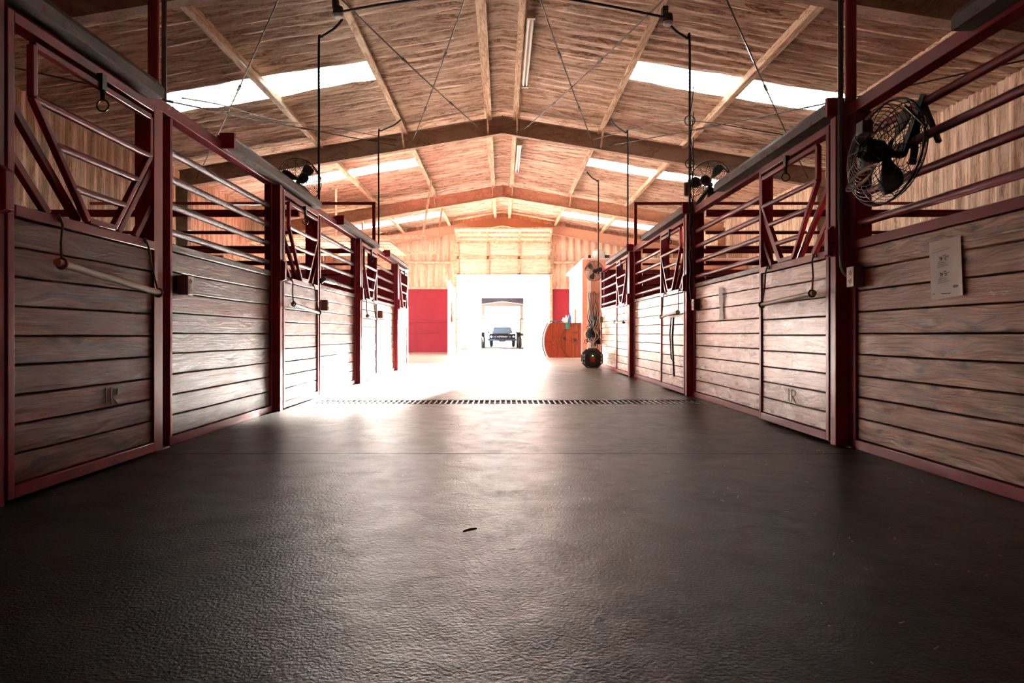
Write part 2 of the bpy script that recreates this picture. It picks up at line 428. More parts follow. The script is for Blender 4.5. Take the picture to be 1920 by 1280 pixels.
# ------------------------------------------------------------------ frame steel
RZ = 5.07; RD = .36
def ibeam_rafter(Y, mat, label):
    t = thing('roof_rafter', label, 'rafter', (0, Y, 3.8))
    for sx in (-1, 1):
        def P(x, z): return Vector((sx*x, Y, z))
        zb = lambda x: RZ-.167*x
        m = MB()
        m.prism([P(0, zb(0)), P(WX-.3, zb(WX-.3)), P(WX-.3, zb(WX-.3)+RD), P(0, RZ+RD)], (0, .012, 0))
        m.beam((0, Y+.006, RZ), (sx*(WX-.3), Y+.006, zb(WX-.3)), .16, .014); m.beam((0, Y+.006, RZ+RD), (sx*(WX-.3), Y+.006, zb(WX-.3)+RD), .16, .014)
        m.build('rafter_arm', mat, t, smooth=False)
        m = MB(); x = WX-.25
        m.box(sx*(x-.012), sx*x, Y-.08, Y+.08, 0, 4.1); m.box(sx*(x-.25), sx*x, Y-.006, Y+.006, 0, 4.1); m.box(sx*(x-.262), sx*(x-.25), Y-.08, Y+.08, 0, 4.1)
        m.build('column', mat, t, smooth=False)
    m = MB(); m.box(-.012, .012, Y-.09, Y+.1, RZ-.02, RZ+RD+.02); m.build('ridge_plate', mat, t)
    return t
FR = [.9, 7.7, 14.8, 21.6, 27.3]
ibeam_rafter(FR[0], M['beam'], 'tan steel rafter overhead behind the photographer position')
ibeam_rafter(FR[1], M['beam'], 'dark tan steel rafter crossing the two top corners, nearest in view')
ibeam_rafter(FR[2], M['beam'], 'large tan steel rafter crossing the roof just beyond the first skylights')
M['beam_lit'] = foam('peach_lit_beam', (1.2, 1.2, 3.0), (.66,.42,.29), (.48,.28,.18), (.74,.50,.36))  # paler copy of the tan beam, light on the rafter painted in
ibeam_rafter(FR[3], M['beam_lit'], 'peach-lit steel rafter crossing the roof midway, second complete one in view')
ibeam_rafter(FR[4], M['header'], 'orange steel rafter farthest away, directly over the raised door')
names = ['innermost', 'second', 'third', 'outermost']
for k_, x in enumerate((.33, 2.15, 3.98, 5.85)):
    for sx, sd_ in ((-1, 'left'), (1, 'right')):
        zb = 5.42-.167*x; m = MB(); X = sx*x
        m.box(X-.004, X+.004, YB, YE-.3, zb, zb+.22)
        m.box(min(X, X-sx*.10), max(X, X-sx*.10), YB, YE-.3, zb-.004, zb+.004)
        m.box(min(X, X+sx*.065), max(X, X+sx*.065), YB, YE-.3, zb+.19, zb+.2)
        m.box(X-sx*.10-.003, X-sx*.10+.003, YB, YE-.3, zb, zb+.03)
        tag(m.build('purlin', M['purlin'], smooth=False), '%s long tan roof purlin on the %s slope counting from the ridge' % (names[k_], sd_), 'purlin')
for Y in FR[1:4]:
    for sx in (-1, 1):
        for x in (.31, 2.13):
            m = MB(); m.beam((sx*x, Y-.42, 5.44-.167*x), (sx*x, Y-.02, RZ-.167*x+.05), .05, .03, (1,0,0))
            w = {7.7: 'top corner', 14.8: 'large tan', 21.6: 'midway peach'}[Y]
            tag(m.build('flange_brace', M['purlin']), 'short pale brace joining the %s purlin %s of ridge to the %s rafter' % ('innermost' if x < 1 else 'second', 'left' if sx < 0 else 'right', w), 'brace')
def rodb(p, q, label, r=.011):
    p, q = Vector(p), Vector(q); pts = [p.lerp(q, i/8)+Vector((0,0,-.05*math.sin(PI*i/8))) for i in range(9)]
    t = thing('brace_rod', label, 'brace rod', p)
    MB().tube(pts, r, 6).build('rod', M['rod'], t)
    for u in (.3, .62): a = p.lerp(q, u)+Vector((0,0,-.05*math.sin(PI*u))); d = (q-p).normalized(); MB().tube([a-d*.09, a+d*.09], r*1.9, 6).build('turnbuckle', M['rod'], t)
for sx, nm in ((-1, 'left'), (1, 'right')):
    rodb((sx*.43, 14.75, 5.12), (sx*2.15, 7.8, 4.85), 'dark roof brace rod %s of the ridge running outward toward the viewer' % nm)
    rodb((sx*1.95, 14.75, 4.86), (sx*.22, 7.8, 5.15), 'dark roof brace rod %s of the ridge running inward toward the viewer' % nm)
    rodb((sx*6.6, 14.75, 4.1), (sx*2.45, 7.8, 4.8), 'dark brace rod crossing the %s skylight, steeper of the pair' % nm)
    rodb((sx*2.3, 14.75, 4.8), (sx*6.85, 7.8, 4.05), 'dark brace rod on the %s slope, flatter of the pair' % nm)

# ------------------------------------------------------------------ stalls
XP = {-1: 2.156, 1: 2.235}; XD = {-1: 2.08, 1: 2.146}
BZ = [1.39, 1.565, 1.74, 1.915]
def boards(sx, X, th, y0, y1, z0, z1, n, jit=.003):
    m = MB(); h = (z1-z0)/n; y = y0
    for i in range(n):
        a = z0+i*h+.0035; b = z0+(i+1)*h-.0035; o_ = random.uniform(0, jit)
        # subdivided slab so the long edge waves slightly
        N = max(2, int((y1-y0)/.25)); rows = []
        for j in range(N+1):
            yy = y0+(y1-y0)*j/N; w0 = noise.noise(Vector((yy*1.3, i*3.1, X)))*.004; w1 = noise.noise(Vector((yy*1.3, i*3.1+3.1, X)))*.004
            xf, xb = sx*(X+o_), sx*(X+th)
            za, zb_ = a+(w0 if i else 0), b+(w1 if i < n-1 else 0)
            rows.append([m.bm.verts.new(p) for p in ((xf, yy, za+.004), (xf+sx*.004, yy, za), (xb, yy, za), (xb, yy, zb_), (xf+sx*.004, yy, zb_), (xf, yy, zb_-.004))])
        for j in range(N):
            A, B = rows[j], rows[j+1]
            for q in range(6): m.bm.faces.new((A[q], A[(q+1) % 6], B[(q+1) % 6], B[q]))
        m.bm.faces.new(rows[0]); m.bm.faces.new(rows[-1][::-1])
    return m
def pipe(p, q, r): return MB().tube([p, Vector(p).lerp(Vector(q), .5), q], r, 12)
def stall_panel(sx, y0, y1, label, wm, pm, z1=1.262, cap='cap', bars=BZ, grp=None):
    X = XP[sx]; t = thing('stall_fence', label, 'stall wall', (sx*X, (y0+y1)/2, 0), grp)
    boards(sx, X, .04, y0+.035, y1-.035, .062, z1, 9).build('board_panel', wm, t, smooth=False)
    MB().box(sx*(X-.012), sx*(X+.05), y0, y1, 0.0, .06).build('bottom_rail', M['red'], t, bevel=.004)
    if cap == 'cap': MB().box(sx*(X-.012), sx*(X+.06), y0+.035, y1-.035, z1, z1+.05).build('top_cap', M['cap'], t, bevel=.006)
    else: MB().box(sx*(X-.015), sx*(X+.05), y0, y1, z1, z1+.055).build('top_rail', M['red'], t, bevel=.004)
    for y in (y0+.018, y1-.018):
        MB().box(sx*(X-.014), sx*(X+.05), y-.017, y+.017, 0.06, 2.12).build('upright', M['red'], t, bevel=.003)
    for z in bars: pipe((sx*(X+.02), y0+.03, z), (sx*(X+.02), y1-.03, z), .024).build('bar', pm, t)
    return t
def stall_door(sx, y0, y1, label, wm):
    """y0 near edge, y1 far edge"""
    X = XD[sx]; W = y1-y0; t = thing('stall_door', label, 'stall door', (sx*X, (y0+y1)/2, .02))
    def P(u, z, dx=0.): return Vector((sx*(X+dx), y0+u*W, z))
    e = .042
    m = MB()
    for yy in (y0+e/2, y1-e/2): m.box(sx*X, sx*(X+.07), yy-e/2, yy+e/2, .02, 2.1)
    m.box(sx*X, sx*(X+.07), y0+e, y1-e, 2.05, 2.1)
    m.build('frame', M['red'], t, bevel=.003)
    m = MB(); m.box(sx*X, sx*(X+.07), y0+e, y1-e, .02, .075); m.build('bottom_rail', M['red'], t, bevel=.003)
    m = MB(); m.box(sx*(X-.004), sx*(X+.07), y0+e, y1-e, 1.225, 1.275); m.build('middle_rail', M['red'], t, bevel=.003)
    boards(sx, X+.012, .03, y0+e, y1-e, .077, 1.224, 9).build('board_panel', wm, t, smooth=False)
    # fixed corner bars
    for (a, za, b, zb) in ((.04, 1.72, .42, 1.28), (.04, 1.50, .24, 1.28), (.97, 1.70, .70, 1.28), (.97, 1.48, .84, 1.28)):
        MB().beam(P(a, za, .035), P(b, zb, .035), .04, .03, (sx, 0, 0)).build('corner_bar', M['red'], t, bevel=.004)
    yk = MB(); pts = [(.12, 2.0), (.12, 1.77), (.44, 1.29), (.62, 1.29), (.92, 1.77), (.92, 2.0)]
    for (a, za), (b, zb) in zip(pts, pts[1:]+pts[:1]): yk.beam(P(a, za, .0), P(b, zb, .0), .032, .032, (sx, 0, 0))
    y_ = yk.build('yoke', M['red'], t, bevel=.004)
    for z, a, b in ((1.77, .12, .92), (1.60, .24, .81), (1.43, .35, .70)):
        pipe(P(a, z), P(b, z), .019).build('bar', M['red'], y_)
    m = MB(); m.box(sx*(X-.03), sx*(X+.0), y0+W*.52-.02, y0+W*.52+.02, 1.98, 2.06); m.tube([P(.52, 1.98, -.02), P(.52, 1.93, -.02)], .012, 8)
    m.ring(P(.52, 1.90, -.02), (0, 1, .0), .03, .005, 20, 6); m.build('latch', M['black'], t)
    # guard at the near edge
    m = MB(); yy = y0-.002
    m.prism([(sx*(X-.03), yy-.05, 1.40), (sx*(X+.02), yy-.05, 1.44), (sx*(X+.02), yy-.05, 1.22), (sx*(X-.03), yy-.05, 1.24)], (0, .05, 0))
    m.build('edge_guard', M['red'], t, bevel=.003)
    return t
def track(sx, y0, y1, label):
    X = XD[sx]; t = thing('door_track', label, 'door track', (sx*X, (y0+y1)/2, 2.13))
    m = MB(); m.prism([(sx*(X-.03), y0, 2.15), (sx*(X+.11), y0, 2.15), (sx*(X+.11), y0, 2.25), (sx*(X+.0), y0, 2.25), (sx*(X-.03), y0, 2.21)], (0, y1-y0, 0))
    m.build('cover', M['galv'], t, smooth=False)
    MB().box(sx*(X-.033), sx*(X+.08), y0-.03, y0, 2.14, 2.26).build('end_plate', M['red'], t)
    return t
def post(sx, y, label, z=2.14, w=.11, x_in=None):
    X = (XP[sx]-.01) if x_in is None else x_in
    m = MB(); m.box(sx*X, sx*(X+.12), y-w/2, y+w/2, 0, z); m.box(sx*(X-.03), sx*(X+.15), y-w/2-.03, y+w/2+.03, 0, .012)
    return tag(m.build('stall_post', M['red'], bevel=.004), label, 'post')
def outlet(sx, y, z, label, X=None):
    X = XP[sx] if X is None else X
    t = thing('outlet_box', label, 'electrical outlet', (sx*X, y, z-.06))
    MB().box(sx*(X-.062), sx*(X+.005), y-.045, y+.045, z-.065, z+.065).build('box', M['box'], t, bevel=.004)
    f = MB().box(sx*(X-.068), sx*(X-.062), y-.042, y+.042, z-.062, z+.062).build('face_plate', M['outlet'], t, bevel=.002)
    for dz in (-.027, .027):
        m = MB(); m.lathe((sx*(X-.068), y, z+dz), [(.019, 0), (.018, .003)], 14, (-sx, 0, 0)); s_ = m.build('socket', M['outlet'], f)
        m = MB()
        for dy in (-.007, .007): m.box(sx*(X-.0725), sx*(X-.070), y+dy-.0015, y+dy+.0015, z+dz-.003, z+dz+.008)
        m.box(sx*(X-.0725), sx*(X-.070), y-.003, y+.003, z+dz-.011, z+dz-.006); m.build('slots', M['slot'], f)
    return t
def blanket_rod(sx, ya, za, yb, zb, label, mat, ya_top, yb_top, ztop=1.27, r=.016):
    X = XD[sx]-.045; t = thing('blanket_rod', label, 'blanket bar', (sx*X, (ya+yb)/2, min(za, zb)-.03))
    m = MB(); d = Vector((0, yb-ya, zb-za)).normalized()
    A = Vector((sx*X, ya, za)); B = Vector((sx*X, yb, zb)); m.tube([A, A.lerp(B, .5), B], r, 12)
    m.build('rod', mat, t)
    for E, yt, s_ in ((A+d*.035, ya_top, -1), (B-d*.02, yb_top, 1)):
        top = Vector((sx*(XD[sx]-.012), yt, ztop+.01)); m = MB()
        m.tube([top, top+Vector((-sx*.02, 0, -.05)), E.lerp(top, .45)+Vector((0, .004, -.01)), E+Vector((0, 0, .0))], .006, 6)
        m.ring(E, d, r+.005, .006, 12, 5); m.ring(top+Vector((0, 0, -.02)), (1, .4, .5), .014, .006, 10, 5); m.build('rope', M['rope'], t)
    return t

WL, WR, WP_ = M['wood_left'], M['wood_right'], M['wood_pale']
# left side
LD = [2.87, 6.49, 10.10, 13.72]
ordn = ['nearest', 'second', 'third', 'farthest']
for i, y in enumerate(LD):
    lab = ['dark red-brown boarded sliding stall door filling the left edge, carved board and tan rod',
           'pale boarded sliding stall door on the left beside the short middle panel',
           'bright overexposed sliding stall door on the left, third from the viewer',
           'farthest sliding stall door on the left, at the bright end of the row'][i]
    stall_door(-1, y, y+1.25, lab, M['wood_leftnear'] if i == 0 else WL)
    track(-1, y-1.25 if i else 1.9, y+1.27, 'grey weathered sliding track cover above the %s left stall door' % ordn[i])
    tag(MB().box(-(XD[-1]+.005), -(XD[-1]+.10), y-.085, y-.01, 0, 2.13).build('door_jamb', M['red'], bevel=.004),
        'dark red upright jamb on the near edge of the %s left stall door' % ordn[i], 'jamb')
LP = [(4.40, 6.36, 'long greyish boarded stall panel on the left with outlet box and grey wooden cap'),
      (8.02, 9.95, 'short white-lit boarded stall panel on the left, middle of the row'),
      (11.65, 13.58, 'overexposed boarded stall panel on the left between third and farthest doors')]
for a, b, lab in LP: stall_panel(-1, a, b, lab, WL, M['red_worn'])
stall_panel(-1, 15.05, 15.5, 'narrow end panel closing the left row of stalls', WL, M['red_worn'])
post(-1, 4.26, 'red square post between the nearest left door and the long left panel')
post(-1, 7.90, 'dark red post behind the second left door carrying the pipe rails')
post(-1, 11.50, 'dark red post behind the third left door')
post(-1, 15.44, 'red end post of the left stall row', x_in=2.21)
# right side
RD_ = [4.49, 8.06, 11.66]
for i, y in enumerate(RD_):
    lab = ['large pale boarded sliding stall door on the right with peeling paint and swinging yoke',
           'narrow pale sliding stall door on the right, second from the viewer',
           'farthest white sliding stall door on the right near the halters'][i]
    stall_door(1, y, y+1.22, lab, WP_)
    track(1, y-.02, y+2.35, 'grey weathered sliding track cover above the %s right stall door' % ['nearest', 'second', 'farthest'][i])
    tag(MB().box(XD[1]+.005, XD[1]+.10, y-.085, y-.01, 0, 2.13).build('door_jamb', M['red'], bevel=.004),
        'dark red upright jamb on the near edge of the %s right stall door' % ['nearest', 'second', 'farthest'][i], 'jamb')
track(1, .9, 3.22, 'dark red and grey track cover at the top right corner')
RP = [(5.76, 7.93, 'pale boarded stall panel on the right with a paper strip, past the big door'),
      (9.33, 11.52, 'white boarded stall panel on the right between second and farthest doors'),
      (12.93, 15.4, 'far white boarded end panel on the right beside the black machine')]
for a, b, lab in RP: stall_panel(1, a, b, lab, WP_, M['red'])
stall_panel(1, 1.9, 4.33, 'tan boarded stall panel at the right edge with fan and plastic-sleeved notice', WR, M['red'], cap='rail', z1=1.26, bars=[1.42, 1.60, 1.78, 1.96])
post(1, 4.39, 'thick dark red post on the right between notice panel and big door', w=.12)
post(1, 7.99, 'dark red post on the right with cables and an outlet', w=.10)
post(1, 11.59, 'dark red post on the right between the white panel and farthest door', w=.10)
post(1, 15.42, 'red end post of the right stall row', w=.06, x_in=2.29)
for sx, nm, y0 in ((-1, 'left', 1.9), (1, 'right', 1.9)):
    X = XP[sx]
    tag(MB().box(sx*(X-.015), sx*(X+.07), y0, 15.5, 2.125, 2.2).build('header_beam', M['red'], bevel=.004),
        'long red steel header beam topping the %s row of stalls' % nm, 'header beam')
# tall pipe posts + conduits + goal frames
def tall(sx, y, z0, z1, label, r=.035):
    tag(MB().tube([(sx*(XP[sx]+.03), y, z0), (sx*(XP[sx]+.03), y, (z0+z1)/2), (sx*(XP[sx]+.03), y, z1)], r, 14).build('tall_post', M['red'], bevel=0), label, 'post')
tall(-1, 4.28, 2.2, 4.72, 'red round pipe rising to the roof above the nearest left post')
tall(1, 4.44, 2.2, 4.72, 'red round pipe rising to the roof above the thick right post')
for sx, nm in ((-1, 'left'), (1, 'right')):
    t = thing('pipe_gate_frame', 'tall thin red pipe frame standing above the %s stalls' % nm, 'pipe frame', (sx*2.2, 11.6, 2.2))
    m = MB(); X = XP[sx]; m.box(sx*(X+.0), sx*(X+.05), 11.57, 11.62, 2.2, 2.97); m.build('upright', M['red'], t, bevel=.003)
    m = MB(); m.box(sx*(X+.0), sx*(WX-.3), 11.575, 11.615, 2.92, 2.97); m.build('crossbar', M['red'], t, bevel=.003)
# partitions
for sx, nm in ((-1, 'left'), (1, 'right')):
    for y, w in ((4.4, 'nearest'), (8.0, 'second'), (11.6, 'third')):
        t = thing('stall_partition', '%s railed partition running back between the %s stalls' % (w, nm), 'partition', (sx*4.7, y, 0))
        xa, xb = sx*2.38, sx*(WX-.35)
        m = MB()
        for i in range(9): m.box(xa, xb, y-.02, y+.02, .02+i*.138, .02+(i+1)*.138-.006)
        m.build('board_panel', M['dkwood'], t)
        if w == 'nearest': continue
        for z in BZ: MB().tube([(xa, y, z), ((xa+xb)/2, y, z), (xb, y, z)], .021, 10).build('rail', M['red'], t)
        MB().box(min(xa,xb), max(xa,xb), y-.03, y+.03, 2.10, 2.18).build('top_beam', M['red'], t, bevel=.004)
    t = MB().box(sx*2.36, sx*(WX-.1), 15.45, 15.49, 0, 2.19)
    x = 2.5
    while x < WX-.2: t.box(sx*x, sx*(x+.04), 15.43, 15.45, 0, 2.19); x += .3
    tag(t.build('end_partition', M['darkred']), 'solid dark red metal partition closing the %s stalls at the far end' % nm, 'partition')

# outlets, rods
for px, X, sx, z, lab in ((339, 2.156, -1, 1.05, 'outlet box on the long left panel below its wooden cap'),
                   (606, 2.156, -1, 1.07, 'outlet box on the short middle left panel'),
                   (711, 2.156, -1, 1.07, 'small brown outlet box on the farther left panel'),
                   (1614, 2.235, 1, 1.08, 'ivory duplex outlet on the tan right panel at the end of the conduit'),
                   (1310, 2.235, 1, 1.06, 'outlet box beside the cable-wrapped right post'),
                   (1187, 2.235, 1, 1.05, 'outlet box on the white right panel by the middle post'),
                   (1129, 2.235, 1, 1.05, 'outlet box at the far end of the right row above the halters')):
    y = F*X/abs(px-942)
    y = min(y, 15.25)
    outlet(sx, y, z, lab)
blanket_rod(-1, 3.12, 1.05, 4.06, .965, 'tan plastic rod hung by two ropes on the nearest left door', M['pvc'], 3.18, 3.95, r=.019)
blanket_rod(-1, 6.62, 1.02, 7.60, .96, 'pale rod hung by ropes on the second left door', M['pvc'], 6.67, 7.45)
blanket_rod(-1, 10.25, 1.0, 11.0, .97, 'rod on ropes on the third left door, washed out by light', M['cap'], 10.3, 10.9)
blanket_rod(1, 4.60, 1.0, 5.55, .96, 'pale metal rod with dark end hung on the big right door', M['pvc'], 4.66, 5.48, r=.018)
blanket_rod(1, 8.14, .99, 9.05, .95, 'thin rod hung by ropes on the second right door', M['pvc'], 8.22, 8.97)
blanket_rod(1, 11.8, .93, 12.8, .95, 'thin rod hung by ropes on the farthest right door', M['conduit'], 11.9, 12.7)
# dark lead rope hanging from second right rod
m = MB(); b = Vector((XD[1]-.06, 8.32, .93))
m.tube([b+Vector((0, .0, 0)), b+Vector((-.01, .02, -.25)), b+Vector((-.01, -.02, -.5)), b+Vector((0, -.03, -.72))], .012, 6)
m.tube([b+Vector((0, .12, 0)), b+Vector((-.01, .14, -.2)), b+Vector((-.01, .08, -.5)), b+Vector((0, -.02, -.55))], .009, 6)
tag(m.build('lead_rope', M['wire']), 'dark lead rope hanging from the rod on the second right door', 'rope')
m = MB(); b = Vector((-2.13, 7.98, 1.34)); m.tube([b, b+Vector((.03, .04, .03)), b+Vector((.06, .4, .02))], .032, 10)
tag(m.build('foam_grip', M['wire'], loc=(-2.13, 7.98, 1.3)), 'black padded grip on the bar beside the second left door', 'grip')
# carved marks
def carve(sx, X, pts_list, lab, parent_name):
    m = MB()
    for a, b in pts_list: m.beam(a, b, .006, .0025, (sx, 0, 0))
    return m
dr = [o for o in COL.objects if o.name.startswith('stall_door')]
def cv(dobj, sx, X, y, z, s_):
    m = MB(); P = lambda a, b: Vector((sx*(X+.0105), y+(a*s_ if sx < 0 else -a*s_), z+b*s_))
    for a, b in (((0, 0), (0, 1)), ((.55, 0), (.55, 1)), ((.55, 1), (1.2, .92)), ((1.2, .92), (1.15, .55)), ((1.15, .55), (.6, .45)), ((.65, .45), (1.3, -.05))):
        m.beam(P(*a), P(*b), .004, .004, (sx, 0, 0))
    m.build('carved_mark', M['leather'], dobj)
cv(dr[0], -1, XD[-1], 3.60, .345, .092)
cv([o for o in dr if 'peeling' in o['label']][0], 1, XD[1], 5.14, .22, .092)
# notice in a plastic sleeve
nt = thing('notice_sheet', 'grey plastic-sleeved handwritten notice pinned to the tan right panel', 'notice', (XP[1]-.01, 3.45, .9))
c4 = []
for px, py in ((1735, 455), (1794, 441), (1800, 553), (1740, 563)):
    y = F*2.21/(px-942); c4.append(Vector((2.232, y, .72+(627-py)/F*y)))
def nf(u, v):
    p = c4[0].lerp(c4[1], u).lerp(c4[3].lerp(c4[2], u), v); p.x -= .004+.003*max(0, v-.6)*(1+math.sin(u*19))+.02*max(0, u-.8)*v; return p
m = MB(); m.grid(nf, frange(0, 1, .05), frange(0, 1, .05)); sh = m.build('sheet', M['paper'], nt, fix=False, angle=80)
m = MB()
def ln(u0, v0, u1, v1, w=.002):
    a, b = nf(u0, v0), nf(u1, v1); a.x -= .002; b.x -= .002; m.beam(a, b, .0012, w, (0,0,1))
for v in (.28, .55):
    ln(.33, v, .35, v+.05); ln(.36, v+.02, .42, v+.055); ln(.42, v+.015, .38, v+.06); ln(.45, v, .52, v-.005, .003); ln(.46, v+.035, .62, v+.02); ln(.52, v+.04, .5, v+.07); ln(.50, v+.07, .54, v+.068)
    for q in range(4): ln(.3-.02*q, v+.085+q*.032, .42+.06*q, v+.075+q*.03, .0015)
ln(.16, .15, .6, .14, .001); ln(.1, .2, .7, .17, .001)
ln(.35, .92, .62, .93, .004); ln(.1, .9, .14, .9, .004)
for q in range(10):
    a0, a1 = q*PI/5, (q+1)*PI/5; ln(.79+.07*math.cos(a0), .83+.018*math.sin(a0), .79+.07*math.cos(a1), .83+.018*math.sin(a1), .002)
m.build('handwriting', M['ink'], nt)
# paper strip on right panel A
y = F*2.235/(1354-942); m = MB(); m.grid(lambda u, v: Vector((2.222-.004*math.sin(v*7), y+(u-.5)*.12*(1-.15*v), 1.20-.33*v)), frange(0, 1, .25), frange(0, 1, .1))
tag(m.build('paper_strip', M['white'], fix=False), 'torn white paper strip stapled to the pale right panel', 'paper')

# ------------------------------------------------------------------ conduits
def path_obj(name, pts, r, mat, label, cat):
    # smooth path through points
    out = []; P = [Vector(p) for p in pts]
    for i in range(len(P)-1):
        p0, p1, p2, p3 = P[max(i-1, 0)], P[i], P[i+1], P[min(i+2, len(P)-1)]
        for k_ in range(6):
            t = k_/6; out.append(.5*((2*p1)+(p2-p0)*t+(2*p0-5*p1+4*p2-p3)*t*t+(-p0+3*p1-3*p2+p3)*t*t*t))
    out.append(P[-1])
    return tag(MB().tube(out, r, 8).build(name, mat), label, cat)
path_obj('conduit', [(-2.20, 4.44, 4.7), (-2.20, 4.44, 3.5), (-2.20, 4.44, 2.2)], .016, M['conduit'], 'thin grey conduit beside the red pipe at upper left', 'conduit')
Yc = 4.36
path_obj('conduit', [(2.16, Yc, 4.7), (2.16, Yc, 3.0), (2.16, Yc, 1.6), (2.165, Yc, 1.25), (2.17, Yc-.02, 1.13), (2.19, Yc-.06, 1.085), (2.19, 4.30, 1.08)], .017, M['conduit'], 'grey conduit running down the thick right post to the ivory outlet', 'conduit')
def drop(px_top, py_top, px, Y, zb, label, mid):
    a = at(px_top, py_top, Y); x = (px-942)/F*Y
    za = .72+(627-mid)/F*Y
    path_obj('drop_conduit', [a, a+Vector(((x-a.x)*.35, 0, (za-a.z)*.4)), (x-(x-a.x)*.12, Y, za+(a.z-za)*.25), (x, Y, za), (x, Y, (za+zb)/2), (x, Y, zb)], .014, M['wire'], label, 'conduit')
drop(642, 36, 598, 7.9, 2.25, 'dark conduit dropping from the roof box to the second left door', 80)
drop(1253, 42, 1293, 8.0, 1.15, 'dark cable-wrapped conduit dropping to the right post from the roof box', 82)
drop(752, 224, 710, 11.75, 2.2, 'dark conduit dropping beside the left pipe frame', 252)
drop(1145, 222, 1177, 11.9, 1.1, 'dark conduit dropping to the middle right post', 258)
drop(1100, 322, 1122, 15.55, 2.1, 'dark conduit dropping to the small far fan', 345)
path_obj('ceiling_conduit', [at(640, 22, 7.55), at(760, 2, 7.55), at(942, -15, 7.55), at(1100, 4, 7.55), at(1250, 33, 7.55)], .014, M['wire'], 'dark conduit crossing the top of the roof between two junction boxes', 'conduit')
for px, py, lab in ((634, 22, 'left'), (1252, 36, 'right')):
    t = thing('junction_box', 'round junction box with white cap on the %s end of the crossing conduit' % lab, 'junction box', at(px, py, 7.7))
    c = at(px, py, 7.75)
    m = MB(); m.lathe(c, [(.055, .05), (.06, 0), (.06, -.03)], 16); m.box(c.x-.06, c.x+.0, c.y-.03, c.y+.06, c.z+.03, c.z+.14); m.build('body', M['rod'], t)
    MB().lathe(c+Vector((0, 0, -.03)), [(.05, 0), (.052, -.03), (.04, -.04)], 16).build('cap', M['plasticw'], t)
path_obj('slack_wire', [at(1110, 262, 14.6), at(1230, 232, 11), at(1310, 228, 9), at(1440, 248, 8), at(1560, 265, 7.5)], .007, M['wire'], 'slack black wire strung across the right slope', 'wire')
path_obj('slack_wire', [at(342, 184, 6.5), at(420, 198, 8), at(520, 225, 10.5), at(640, 242, 13), at(742, 262, 14.6)], .007, M['wire'], 'slack black wire strung across the left slope', 'wire')
# loose cables on right post
b = Vector(((1293-942)/F*8.0, 7.95, 0)); m = MB()
for q in range(3):
    ph = q*2.1; m.tube([b+Vector((.025*math.cos(ph+z*7), -.03-.01*math.sin(ph+z*5), z)) for z in frange(1.0+q*.2, 3.6-.3*q, .1)], .006, 5)
m.ring(b+Vector((-.02, -.03, 3.2)), (0,1,0), .06, .006, 20, 5); m.ring(b+Vector((-.02, -.03, 2.7)), (0,1,0), .05, .006, 20, 5)
tag(m.build('cable_bundle', M['wire']), 'loose black cables coiled round the right drop conduit', 'cable')
c = at(1287, 355, 7.85); tag(MB().lathe(c-Vector((0,0,.08)), [(.02, 0), (.032, .02), (.032, .14), (.02, .16)], 12).build('cable_plug', M['pvc']), 'tan plug connector hanging on the right drop conduit', 'plug')

# fluorescent fixtures
for y0, y1, lab in ((9.8, 12.6, 'long twin-tube lamp fixture on the ridge purlin nearest the viewer'), (16.4, 19.2, 'twin-tube lamp fixture farther along the ridge')):
    t = thing('tube_lamp', lab, 'ceiling lamp', (.4, (y0+y1)/2, 5.2)); zb = 5.32
    MB().box(.36, .47, y0, y1, zb, zb+.06).build('housing', M['fixture'], t, bevel=.004)
    for x in (.385, .445): MB().tube([(x, y0+.08, zb-.03), (x, (y0+y1)/2, zb-.03), (x, y1-.08, zb-.03)], .019, 12).build('lamp_tube', M['tube'], t)
    for y in (y0, y1-.07): MB().box(.355, .475, y, y+.07, zb-.06, zb+.02).build('lamp_holder', M['fixture'], t, bevel=.004)

